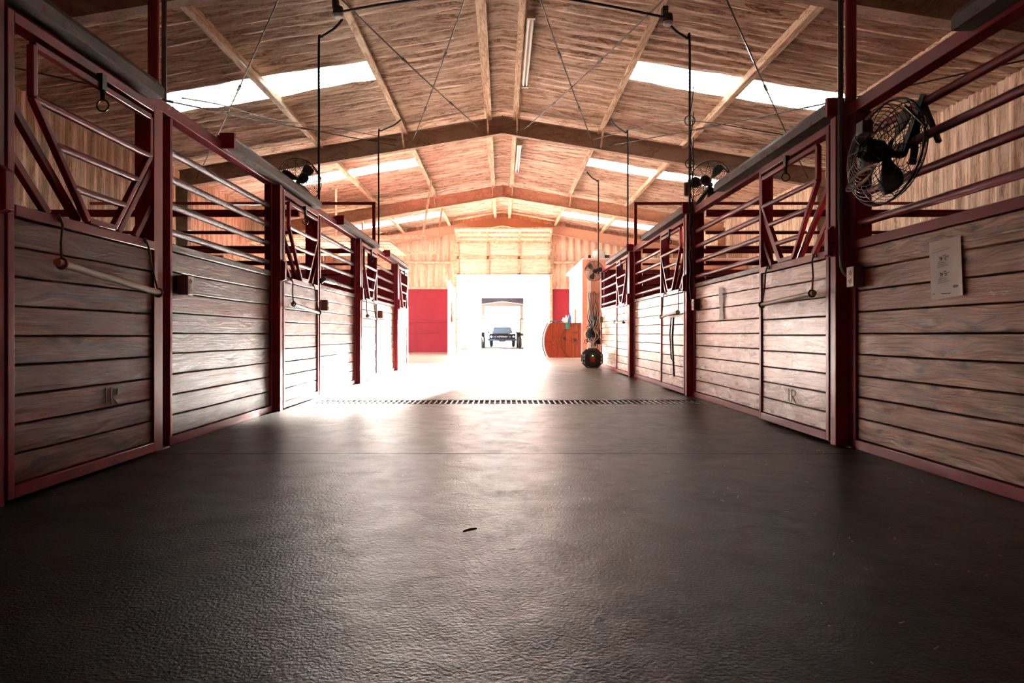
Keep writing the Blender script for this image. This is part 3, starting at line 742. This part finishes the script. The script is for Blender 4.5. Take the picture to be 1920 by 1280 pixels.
# ------------------------------------------------------------------ fans
def fan(c, nrm, R, label, arm=None, cord=False):
    c = Vector(c); nrm = Vector(nrm).normalized()
    t = thing('wall_fan', label, 'fan', c-Vector((0,0,R)))
    u = Vector((0,0,1)); a = nrm.cross(u).normalized(); b = a.cross(nrm)
    rad = lambda th, r, h: c+(a*math.cos(th)+b*math.sin(th))*r+nrm*h
    cg = MB(); w = .0022 if R > .25 else .002
    cg.ring(c, nrm, R, .006, 40, 6)
    for side in (1, -1):
        D = R*.32
        prof = lambda r: side*(.02+(D)*(1-(r/R)**3.2)*1.0)
        for i in range(3, 15): 
            r = R*i/15.; cg.ring(c+nrm*prof(r), nrm, r, w, 36, 3)
        for q in range(12):
            th = 2*PI*q/12+.1*side; cg.tube([rad(th, R*f, prof(R*f)) for f in (.18, .4, .6, .8, .93)]+[rad(th, R, 0)], w*1.3, 3)
    cg.build('cage', M['cage'], t)
    h = MB(); h.lathe(c, [(R*.10, .12*R), (R*.11, .0), (R*.13, -.05*R)], 16, nrm); h.build('hub', M['black'], t)
    h = MB(); h.lathe(c, [(R*.2, -.1*R), (R*.22, -.15*R), (R*.22, -.42*R), (R*.16, -.5*R)], 20, nrm)
    for q in range(16):
        th = 2*PI*q/16; h.tube([rad(th, R*.17, -.5*R), rad(th, R*.05, -.51*R)], .004, 4)
    h.build('motor', M['cage'], t)
    for q in range(3):
        th0 = 2*PI*q/3+.9; m = MB(); N = 8
        def bf(i, j, th0=th0):
            r = R*(.10+.78*i); wd = (.12+.42*math.sin(PI*min(1, i*.75+.12)))*.95; th = th0+(j-.5)*wd*2*(.55+.35*i)
            return rad(th, r*(1-.06*abs(j-.5)), R*.16*(j-.5)*(1-.4*i))
        m.grid(bf, frange(0, 1, 1/N), frange(0, 1, 1/6)); o = m.build('blade', M['black'], t, fix=False, angle=80)
        md = o.modifiers.new('solid', 'SOLIDIFY'); md.thickness = .003
    if arm is not None:
        arm = Vector(arm); m = MB(); e = c+nrm*R*.36
        m.beam(c, e, .03, .03); m.beam(e, arm, .028, .035)
        m.tube([rad(.2, R+.01, 0), rad(.9, R*.9, -.1*R)], .008, 6); m.build('bracket', M['black'], t)
    if cord:
        m = MB(); pts = []
        for q in range(24):
            th = 2*PI*q/24; k0 = c-nrm*R*.45-b*R*.52
            pts.append(k0+a*math.cos(th)*R*.36+b*(math.sin(th)*R*.12+math.cos(th)*R*.10)); 
        m.tube(pts, .006, 6, closed=True); m.tube([p-b*.02-nrm*.012 for p in pts], .006, 6, closed=True); m.build('power_cord', M['cream'], t)
        m = MB(); k0 = rad(1.75, R*.45, -.42*R); m.box(k0.x-.03, k0.x+.03, k0.y-.035, k0.y+.035, k0.z-.035, k0.z+.035); m.build('switch_box', M['box'], t, bevel=.004)
    return t
fan((2.12, 3.78, 1.725), (.985, .14, -.10), .29, 'big black caged fan hung on the right bars above the notice panel', (2.24, 3.62, 1.99), True)
fan(at(563, 337, 8.3), (-.62, .74, -.1), .27, 'black caged fan on top of the left stalls beside the drop conduit', (-2.2, 8.1, 2.22))
fan(at(1328, 342, 8.35), (.62, .74, -.1), .27, 'black caged fan on top of the right stalls beside the post', (2.27, 8.05, 2.22))
fan(at(1114, 508, 15.3), (-.45, -.85, -.05), .22, 'small caged fan at the far end of the right stall row', (2.2, 15.5, 2.22))
m = MB(); m.beam((2.25, 3.68, 1.98), (2.27, 3.78, 1.66), .03, .03); m.beam((2.25, 3.66, 1.98), (2.27, 3.55, 1.72), .025, .02)
tag(m.build('fan_hook', M['black'], bevel=.002), 'black steel hook bracket holding the big fan on the right bars', 'bracket')

# ------------------------------------------------------------------ far right: tack room, reel, machine, tack
m = MB()
m.box(2.50, 2.56, 20.25, 25.5, 0, 2.98); m.box(2.50, WX, 25.44, 25.5, 0, 2.98); m.box(2.38, WX, 20.2, 20.26, 0, 2.93); m.box(2.38, WX, 20.2, 25.5, 2.90, 2.98)
struct(m.build('wall_tack_room', M['white'], bevel=.004))
m = MB(); m.box(2.36, WX-.1, 20.14, 20.198, 0, 2.93)
for x in frange(2.5, 6.8, .62): m.box(x, x+.09, 20.10, 20.14, 0, 2.93)
m.box(2.36, WX-.1, 20.10, 20.14, 1.95, 2.05)
struct(m.build('wall_tack_front', M['peachply'], bevel=.004))
m = MB(); m.box(2.52, 2.60, 20.05, 20.10, 0, 2.3); struct(m.build('trim_7', M['white']))
def topitem(px0, px1, py0, py1, Y): a = at(px0, py1, Y); b = at(px1, py0, Y); return a.x, b.x, 2.98, 2.98+(b.z-a.z)
x0, x1, z0, z1 = topitem(1111, 1136, 468, 487, 20.5)
m = MB(); m.lathe(((x0+x1)/2, 20.6, z0), [(.17, 0), (.2, .03), (.19, .24), (.12, .29), (.08, .31)], 20); tag(m.build('clear_jug', M['jug']), 'translucent plastic jug standing on top of the tack room', 'jug')
x0, x1, z0, z1 = topitem(1132, 1143, 479, 487, 20.5)
rd = thing('radio', 'small dark radio on the tack room roof right of the jug', 'radio', ((x0+x1)/2, 20.55, z0))
MB().box(x0, x1, 20.5, 20.6, z0, z1).build('case', M['black'], rd, bevel=.005); MB().lathe((x0+.12, 20.5, (z0+z1)/2), [(.045, 0), (.04, .012)], 14, (0,-1,0)).build('speaker', M['conduit'], rd)
x0, x1, z0, z1 = topitem(1103, 1108, 479, 487, 20.5)
tag(MB().box(x0, x1, 20.5, 20.6, z0, z1).build('dark_can', M['black'], bevel=.01), 'small dark can at the left corner of the tack room roof', 'can')

# cable reel end
rl = thing('cable_reel', 'orange-brown wooden cable reel flange standing against the tack room', 'reel', (1.95, 21.45, 0))
cx, cz, R = 2.40, .50, 1.06; z0r, z1r = 0.0, 1.09
def half(R_, y0, y1, nm, mat, planks):
    m = MB(); xs_ = [cx-R_]; w_ = .21
    x = cx-R_
    while x < 2.47:
        x2 = min(x+w_, 2.47); k_ = 6; top = []; bot = []
        for q in range(k_+1):
            xx = x+(x2-.006-x)*q/k_; hh = math.sqrt(max(0.0, R_*R_-(xx-cx)**2)); hh = max(hh, .02)
            top.append((xx, y0, min(cz+hh, z1r))); bot.append((xx, y0, max(cz-hh, z0r)))
        m.prism(bot+top[::-1], (0, y1-y0, 0)); x = x2
    return m.build(nm, mat, rl)
M['reel_v'] = M['reel']
half(R, 21.4, 21.46, 'flange', M['reel_v'], 1); half(R, 22.1, 22.16, 'flange', M['reel_v'], 1)
m = MB(); th = [PI*.64+PI*.72*q/24 for q in range(25)]
pts = []
for a_ in th:
    z = cz+(R+.03)*math.sin(a_); 
    if -.0 < z < z1r: pts.append((cx+(R+.03)*math.cos(a_), 21.52, max(z, .04)))
m.tube(pts, .028, 8); m.build('edge_hose', M['plasticw'], rl)
m = MB(); pts = [(x_, y_+.35, z_) for x_, y_, z_ in pts]; m.tube(pts, .05, 8); m.build('coiled_hose', M['black'], rl)
m = MB(); pts = []
for q in range(40):
    a_ = PI*.42+PI*1.2*q/39; xx, zz = cx+.02+.60*math.cos(a_), cz+.56*math.sin(a_)
    if xx < 2.46 and zz > .02: pts.append((xx, 21.395, zz))
m.tube(pts, .012, 6); m.build('drum_groove', M['leather'], rl)
m = MB()
for xx, zz in ((cx-.45, .60), (cx-.12, .55)): m.lathe((xx, 21.4, zz), [(.05, 0), (.048, .012), (.02, .014)], 14, (0,-1,0))
m.build('bolt', M['black'], rl)
tag(MB().box(1.75, 2.48, 21.47, 22.09, z1r-.04, z1r).build('reel_shelf', M['reel']), 'wooden shelf laid between the reel flanges', 'shelf') if False else MB().box(1.6, 2.47, 21.46, 22.1, z1r-.06, z1r-.001).build('shelf', M['reel'], rl)
# clutter on the reel
def bottle(x, y, z, r, h, mat, nm, lab, grp=None):
    m = MB(); m.lathe((x, y, z), [(r*.9, 0), (r, .01), (r, h*.6), (r*.4, h*.78), (r*.38, h), (r*.3, h)], 14); tag(m.build(nm, mat), lab, 'bottle', grp)
bottle(2.13, 21.6, z1r, .05, .34, M['blue'], 'spray_bottle', 'tall blue bottle on the reel, tallest of the clutter')
bottle(2.02, 21.55, z1r, .06, .24, M['plasticw'], 'milky_bottle', 'white bottle on the reel beside the blue bottle')
bottle(1.93, 21.6, z1r, .05, .17, M['plasticw'], 'milky_bottle', 'small white bottle on the reel, left of the pair')
m = MB(); m.box(1.98, 2.1, 21.36, 21.4, .9, 1.1); tag(m.build('green_cloth', M['green'], bevel=.01), 'green cloth draped over the top edge of the reel', 'cloth')
tag(MB().box(2.27, 2.33, 21.5, 21.53, z1r, z1r+.42).build('wood_stick', M['pvc'], bevel=.004), 'upright wooden stick standing on the reel', 'stick')
m = MB(); c0 = Vector((1.45, 21.7, z1r))
for q in range(16):
    p = Vector((1.40+.06*q*.8+random.uniform(-.02, .02), 21.75+random.uniform(-.2, .2), z1r+.0)); 
    if p.x < 1.65: p.z = cz+math.sqrt(max(0, R*R-(p.x-cx)**2))*1.0; p.z = min(p.z, z1r)
    m.tube([p, p+Vector((random.uniform(-.05, .05), 0, .05)), p+Vector((random.uniform(-.08, .08), .05, .06))], .015, 6)
tag(m.build('tangled_cord', M['teal']), 'tangled dark cord lying along the top of the reel', 'cord')

# black cage-framed machine
gx, gy = 1.93, 14.72
ge = thing('portable_generator', 'black tube-framed portable machine with red centre on the floor by the right stalls', 'machine', (gx, gy, 0))
m = MB()
for yy in (gy-.12, gy+.12):
    pts = []
    for q in range(8):
        a_ = PI/8+PI/4*q; pts.append((gx+.205*math.cos(a_)/math.cos(PI/8), yy, .205+.205*math.sin(a_)/math.cos(PI/8)))
    for a_, b_ in zip(pts, pts[1:]+pts[:1]): m.tube([a_, b_], .016, 8)
    if yy < gy: P0 = pts
for p in P0: m.tube([p, (p[0], gy+.12, p[2])], .014, 8)
m.build('tube_frame', M['wire'], ge)
m = MB(); m.lathe((gx, gy+.1, .205), [(.15, 0), (.19, .03), (.19, .17), (.16, .2)], 24, (0,-1,0)); m.build('body', M['black'], ge)
MB().box(gx-.05, gx+.05, gy-.125, gy-.1, .13, .25).build('control_panel', plain('red_plastic', (.35,.03,.03), .4), ge, bevel=.004)
MB().lathe((gx-.0, gy-.125, .27), [(.008, 0), (.008, .006)], 10, (0,-1,0)).build('lamp', M['led'], ge)
m = MB()
for sx in (-1, 1):
    for z in (.12, .2, .28): MB().box(gx+sx*.185-.008, gx+sx*.185+.008, gy-.145, gy-.125, z-.025, z+.025).build('chrome_clip', M['plasticw'], ge)
# hanging halters and ropes
def strap(px, py0, py1, Y, amp, mat, name, lab, w=.03):
    a = at(px, py0, Y); b = at(px, py1, Y); N = 14; m = MB(); ph = random.uniform(0, 6)
    pts = [a.lerp(b, i/N)+Vector((amp*math.sin(ph+i*.7)*(i/N)**.5, amp*.4*math.cos(ph+i*.9), 0)) for i in range(N+1)]
    pts2 = [p+Vector((w*1.6+.02*math.sin(i), .01, 0)) for i, p in enumerate(pts)][::-1]
    m.tube(pts+pts2, w*.35, 6); m.ring(pts[-1], (0,1,0), .04, .008, 14, 6); tag(m.build(name, mat), lab, 'halter', 'halters and lead ropes bundled at the far end')
tk = [(1104, 548, 620, 20.0, .05, 'leather', 'halter'), (1112, 546, 640, 20.0, .06, 'wire', 'halter'), (1118, 550, 618, 20.0, .04, 'leather', 'halter'),
      (1112, 575, 655, 15.4, .05, 'wire', 'lead_rope'), (1107, 590, 648, 15.4, .06, 'teal', 'lead_rope'), (1118, 585, 640, 15.5, .05, 'wire', 'lead_rope'), (1114, 600, 655, 15.35, .05, 'cream', 'lead_rope'), (1103, 600, 640, 15.4, .05, 'wire', 'lead_rope')]
for i, (px, a, b, Y, amp, mt, nm) in enumerate(tk):
    strap(px, a, b, Y, amp, M[mt], nm, ('brown or black leather halter hanging on the peach tack room wall' if nm == 'halter' else 'lead rope in the tangled bundle hanging above the black machine'))
for i, (px, a, b, w, mt, lab) in enumerate(((1111, 590, 632, .16, 'black', 'black saddle pad folded in the hanging bundle'), (1120, 618, 645, .12, 'leather', 'dark brown leather flap at the right of the hanging bundle'), (1101, 615, 633, .10, 'pvc', 'tan cloth corner sticking out left of the hanging bundle'))):
    A = at(px, a, 15.6); B = at(px, b, 15.6); m = MB()
    def hf(u, v, A=A, B=B, w=w, i=i):
        p = A.lerp(B, v); p.x += (u-.5)*w*(.3+.9*v)+.03*math.sin(v*5+i); p.y += .03*math.sin(u*9+v*4)-.1; return p
    m.grid(hf, frange(0, 1, .1), frange(0, 1, .1)); o = m.build('saddle_pad' if i == 0 else 'leather_flap' if i == 1 else 'tan_cloth', M[mt], fix=False, angle=80); tag(o, lab, 'tack')
    md = o.modifiers.new('s', 'SOLIDIFY'); md.thickness = .012

# far left leaf + rope coil
lf = thing('open_door_leaf', 'red door leaf standing open edge-on left of the far doorway', 'door', (-1.9, 25.8, 0))
MB().box(-1.93, -1.87, 24.35, 27.3, .12, 2.55).build('leaf', M['darkred'], lf); MB().box(-1.95, -1.85, 24.28, 24.35, .0, 2.65).build('edge_post', M['white'], lf, bevel=.006)
MB().box(-1.94, -1.86, 24.5, 27.4, 0, .28).build('kick_plate', M['black'], lf)
m = MB(); c0 = Vector((-1.84, 24.9, 1.55))
for q in range(5): m.tube([c0+Vector((.03*math.sin(q), .12*math.cos(a_)+.02*q, (.30+.02*q)*math.sin(a_))) for a_ in [2*PI*w/20 for w in range(20)]], .018, 6, closed=True)
tag(m.build('rope_coil', M['pvc']), 'yellow rope coil hanging on the open red door leaf', 'rope')

# ------------------------------------------------------------------ outdoors
tag(MB().box(-60, 60, YE+.2, 33.0, -.2, -.0).box(-60, -WX-.15, -30, YE+.2, -.2, 0).box(WX+.15, 60, -30, YE+.2, -.2, 0).box(-60, 60, 33.0, 120, -.4, -.15).build('yard_ground', M['ground'], smooth=False), kind='structure')
ow = MB()
Yb = 33.0; ox0, ox1, oz = -1.02, 1.03, 2.5
ow.box(-6, ox0, Yb, Yb+.15, -.15, 2.65); ow.box(ox1, 6, Yb, Yb+.15, -.15, 2.65); ow.box(ox0, ox1, Yb, Yb+.15, oz, 2.65)
bd = thing('workshop_building', 'white workshop building facing the far doorway with a truck inside', 'building', (0, Yb+10, -.15))
ow.build('front_wall', M['white'], bd)
y2 = Yb+20
m = MB(); fx0, fx1, fz = -1.35, 1.38, 2.9
m.box(-5, fx0, y2, y2+.15, -.15, 3.8); m.box(fx1, 5, y2, y2+.15, -.15, 3.8); m.box(fx0, fx1, y2, y2+.15, fz, 3.8); m.build('rear_wall', plain('cream_metal', (.34,.28,.22), .5), bd)
m = MB(); [m.prism([(q, Yb, -.15), (q, y2, -.15), (q, y2, 3.85), (q, Yb, 2.6)], (.1, 0, 0)) for q in (-5.1, 5)]; m.build('side_wall', M['white'], bd)
m = MB(); m.prism([(-5.2, Yb-.1, 2.65), (-5.2, y2+.2, 3.9), (-5.2, y2+.2, 3.98), (-5.2, Yb-.1, 2.73)], (10.4, 0, 0)); m.build('roof', M['galv'], bd)
m = MB()
for sx in (-1, 1): m.prism([(0, y2-5, 3.06), (sx*3, y2-5, 2.62), (sx*3, y2-5, 3.5), (0, y2-5, 3.5)], (0, .2, 0)); m.box(sx*1.45, sx*1.62, y2-4.9, y2-4.7, -.15, 3.3)
m.build('roof_frame', plain('mauve_steel', (.13,.10,.13), .5), bd)
# truck facing the viewer
ty = 47.5; tk_ = thing('pickup_truck', 'dark old pickup truck facing the aisle inside the white workshop', 'truck', (0, ty+1.5, -.15)); g0 = -.15
m = MB()
prof = [(ty, .42), (ty, .80), (ty+.25, .90), (ty+1.5, .95), (ty+1.6, .95), (ty+4.6, .92), (ty+4.6, .45)]
m.prism([(-.93, y, g0+z) for y, z in prof], (1.86, 0, 0)); m.build('body', M['carblack'], tk_, bevel=.06)
m = MB(); m.prism([(-.74, ty+1.5, g0+.93), (.74, ty+1.5, g0+.93), (.60, ty+1.95, g0+1.36), (-.60, ty+1.95, g0+1.36)], (0, .04, 0)); m.build('windscreen', M['glass_dark'], tk_)
m = MB(); m.prism([(-.76, ty+1.54, g0+.93), (.76, ty+1.54, g0+.93), (.62, ty+1.99, g0+1.40), (-.62, ty+1.99, g0+1.40)], (0, 1.2, .0)); m.build('cab', M['carblack'], tk_, bevel=.03)
m = MB(); m.box(-1.02, 1.02, ty-.16, ty-.02, g0+.42, g0+.58); m.box(-.25, .25, ty-.2, ty-.1, g0+.35, g0+.5); m.build('bumper', M['dullsteel'], tk_, bevel=.02)
m = MB(); m.box(-.62, .62, ty-.03, ty+.02, g0+.62, g0+.80)
m.build('grille', M['slot'], tk_)
m = MB()
for i in range(13): x = -.6+i*.1; m.box(x-.008, x+.008, ty-.045, ty-.03, g0+.62, g0+.8)
m.box(-.62, .62, ty-.045, ty-.03, g0+.70, g0+.72); m.build('grille_bars', M['chrome'], tk_)
for sx in (-1, 1):
    MB().lathe((sx*.77, ty-.0, g0+.72), [(.085, 0), (.09, .03), (.05, .05)], 16, (0,-1,0)).build('headlight', M['plasticw'], tk_)
    m = MB(); m.beam((sx*.8, ty+1.6, g0+.98), (sx*1.0, ty+1.55, g0+1.03), .02, .02); m.box(sx*.96, sx*1.08, ty+1.5, ty+1.54, g0+.96, g0+1.1); m.build('mirror', M['carblack'], tk_)
    for yy in (ty+.75, ty+3.7):
        w_ = MB(); w_.lathe((sx*.66, yy, g0+.34), [(.24, 0), (.34, .03), (.34, .2), (.24, .24)], 24, (sx, 0, 0)); o = w_.build('wheel', M['rubber'], tk_)
        MB().lathe((sx*.90, yy, g0+.34), [(.2, 0), (.18, .02), (.06, .03)], 16, (sx, 0, 0)).build('rim', M['chrome'], o)
    m = MB(); m.tube([(sx*.4, ty-.14, g0+.5), (sx*.4, ty-.16, g0+.86)], .02, 8); m.build('push_bar', M['carblack'], tk_)
# tractors flanking
def tractor(x, y, lab, s_):
    t = thing('tractor', lab, 'tractor', (x, y, -.15)); g0 = -.15
    for sx, r, yy, w in ((-1, .36, y, .2), (1, .36, y, .2), (-1, .52, y+1.6, .3), (1, .52, y+1.6, .3)):
        w_ = MB(); w_.lathe((x+sx*.42, yy, g0+r), [(r*.7, 0), (r, .03), (r, w-.03), (r*.7, w)], 20, (sx, 0, 0)); o = w_.build('wheel', M['rubber'], t)
        MB().lathe((x+sx*(.42+w*.8), yy, g0+r), [(r*.6, 0), (r*.5, .03)], 16, (sx, 0, 0)).build('rim', M['blue'], o)
    m = MB(); m.box(x-.28, x+.28, y-.3, y+1.2, g0+.5, g0+.98); m.build('hood', M['blue'], t, bevel=.05)
    m = MB(); m.box(x-.5, x+.5, y+1.5, y+2.2, g0+.8, g0+.95); m.box(x-.25, x+.25, y+1.7, y+2.1, g0+.95, g0+1.3); m.build('seat', M['blue'], t, bevel=.04)
    m = MB(); m.tube([(x-.45, y+2.2, g0+.9), (x-.45, y+2.2, g0+1.9), (x+.45, y+2.2, g0+1.9), (x+.45, y+2.2, g0+.9)], .03, 8); m.build('roll_bar', M['carblack'], t); m = MB(); m.ring((x, y+1.35, g0+1.2), (0, .8, .5), .18, .015, 16, 6); m.build('steering_wheel', M['carblack'], t)
tractor(1.62, 43.0, 'blue tractor half hidden on the right inside the workshop', 1)
tractor(-1.85, 43.5, 'small tractor peeking in at the left side of the workshop opening', 1)
# equipment outside left
eq = thing('pressure_washer', 'blue machine standing outside at the left of the far doorway', 'machine', (-1.75, 31.5, 0))
MB().box(-1.9, -1.6, 31.3, 31.8, .12, .75).build('tank', M['bluedark'], eq, bevel=.03)
MB().box(-1.9, -1.58, 31.3, 31.8, 0, .12).build('base', M['black'], eq, bevel=.01)
MB().box(-1.88, -1.72, 31.4, 31.6, .95, 1.35).build('control_head', M['teal'], eq, bevel=.02)
MB().tube([(-1.86, 31.5, .75), (-1.86, 31.5, 1.4), (-1.74, 31.5, 1.45)], .02, 8).build('handle', M['blue'], eq)
m = MB(); m.lathe((-1.42, 31.4, 0), [(.14, 0), (.15, .02), (.15, .5), (.1, .55)], 18); tag(m.build('blue_drum', M['bluedark']), 'small blue drum outside beside the blue machine', 'drum')
m = MB(); m.lathe((2.02, 31.6, 0), [(.12, 0), (.16, .45), (.17, .47)], 18); tag(m.build('pink_bin', M['pink']), 'pink bin outside just left of the reel', 'bin')

# ------------------------------------------------------------------ floor debris
m = MB()
def frag(x, y, s_, asp=2.):
    a = random.uniform(0, PI); d = Vector((math.cos(a), math.sin(a), 0)); p = Vector((x, y, .002))
    m.beam(p-d*s_*asp/2+Vector((0,0,.001)), p+d*s_*asp/2+Vector((0,0,random.uniform(.001, .006))), s_*.6, s_*.25)
for i in range(420):
    y = random.uniform(1.0, 9.5); frag(random.uniform(-2.05, 2.1), y, random.uniform(.0025, .007), random.uniform(1, 3.5))
for i in range(120):
    frag(random.choice((-1.98, 2.05))+random.uniform(-.12, .12), random.uniform(3.0, 9), random.uniform(.003, .009), random.uniform(1, 4))
tag(m.build('bedding_chips', M['chipc'], smooth=False), 'pale wood chips and straw bits scattered over the dark concrete', 'debris', kind='stuff')
lp = at(880, 1000, 0); Yl = .72*F/(1001-627); lx = (881-942)/F*Yl
m = MB(); m.grid(lambda u, v: Vector((lx+(u-.5)*.05, Yl+(v-.5)*.035*math.sin(PI*min(.97, max(.05, u))), .006+.012*abs(v-.5)+.01*u)), frange(0, 1, .1), frange(0, 1, .2))
o = m.build('dry_leaf', M['leaf'], fix=False); tag(o, 'small dark curled leaf lying on the open floor in the foreground', 'leaf')

# ------------------------------------------------------------------ light
w = bpy.data.worlds.new('sky'); S.world = w; w.use_nodes = True; nt_ = w.node_tree; nt_.nodes.clear()
bg = nt_.nodes.new('ShaderNodeBackground'); wo = nt_.nodes.new('ShaderNodeOutputWorld'); bg.inputs[0].default_value = (1,.975,.94,1); bg.inputs[1].default_value = 6.0
nt_.links.new(bg.outputs[0], wo.inputs[0])
sd = bpy.data.lights.new('sun', 'SUN'); sd.energy = 150; sd.angle = math.radians(1.9); sd.color = (1,.92,.82)
so = bpy.data.objects.new('sun', sd); COL.objects.link(so)
so.rotation_euler = Vector((-.15, -1, -.157)).to_track_quat('-Z', 'Y').to_euler()
def portal(loc, d, sxz, name):
    L = bpy.data.lights.new(name, 'AREA'); L.shape = 'RECTANGLE'; L.size, L.size_y = sxz; L.cycles.is_portal = True
    o = bpy.data.objects.new(name, L); COL.objects.link(o); o.location = loc; o.rotation_euler = Vector(d).to_track_quat('-Z', 'Y').to_euler(); return o
portal((.04, YE+.15, DZ/2), (0,-1,0), (DX1-DX0, DZ), 'portal_far')
portal((-WX-.12, (SO0+SO1)/2, SOZ/2), (1,0,0), (SO1-SO0, SOZ), 'portal_side')
for a, b in SKY:
    for sx in (-1, 1):
        portal((sx*4.0, (a+b)/2, roofz(4.0)+.45), (0,0,-1), (3.7, b-a+.2), 'portal_sky')

GR = {'purlin': 'roof purlins', 'flange_brace': 'flange braces at the rafters', 'roof_rafter': 'steel roof rafters', 'brace_rod': 'roof brace rods', 'stall_door': 'sliding stall doors along the aisle',
 'stall_fence': 'boarded stall fronts along the aisle', 'door_track': 'door track covers', 'door_jamb': 'door jambs', 'stall_post': 'steel stall posts', 'header_beam': 'stall header beams', 'tall_post': 'roof-high red pipes',
 'pipe_gate_frame': 'tall pipe frames above the stalls', 'stall_partition': 'partitions between stalls', 'end_partition': 'end partitions', 'outlet_box': 'outlet boxes on the stall fronts', 'blanket_rod': 'hanging blanket rods',
 'conduit': 'conduits', 'drop_conduit': 'drop conduits', 'junction_box': 'roof junction boxes', 'slack_wire': 'slack roof wires', 'tube_lamp': 'ridge tube lamps', 'wall_fan': 'caged barn fans', 'milky_bottle': 'white bottles on the reel', 'tractor': 'tractors in the workshop', 'overhead_door': 'overhead doors'}
for o in COL.objects:
    b_ = o.name.split('.')[0]
    if o.parent is None and b_ in GR and 'group' not in o and 'label' in o: o['group'] = GR[b_]

cam = bpy.data.cameras.new('camera'); co = bpy.data.objects.new('camera', cam); COL.objects.link(co)
co.location = (0,0,.72); co.rotation_euler = (PI/2,0,0); cam.sensor_width = 36; cam.lens = 24
cam.shift_x = 18/1920; cam.shift_y = -13/1920; cam.clip_end = 300
S.camera = co
S.view_settings.view_transform = 'Standard'; S.view_settings.look = 'None'; S.view_settings.exposure = 2.35; S.view_settings.gamma = 1
S.cycles.max_bounces = 8; S.cycles.diffuse_bounces = 5; S.cycles.transparent_max_bounces = 12
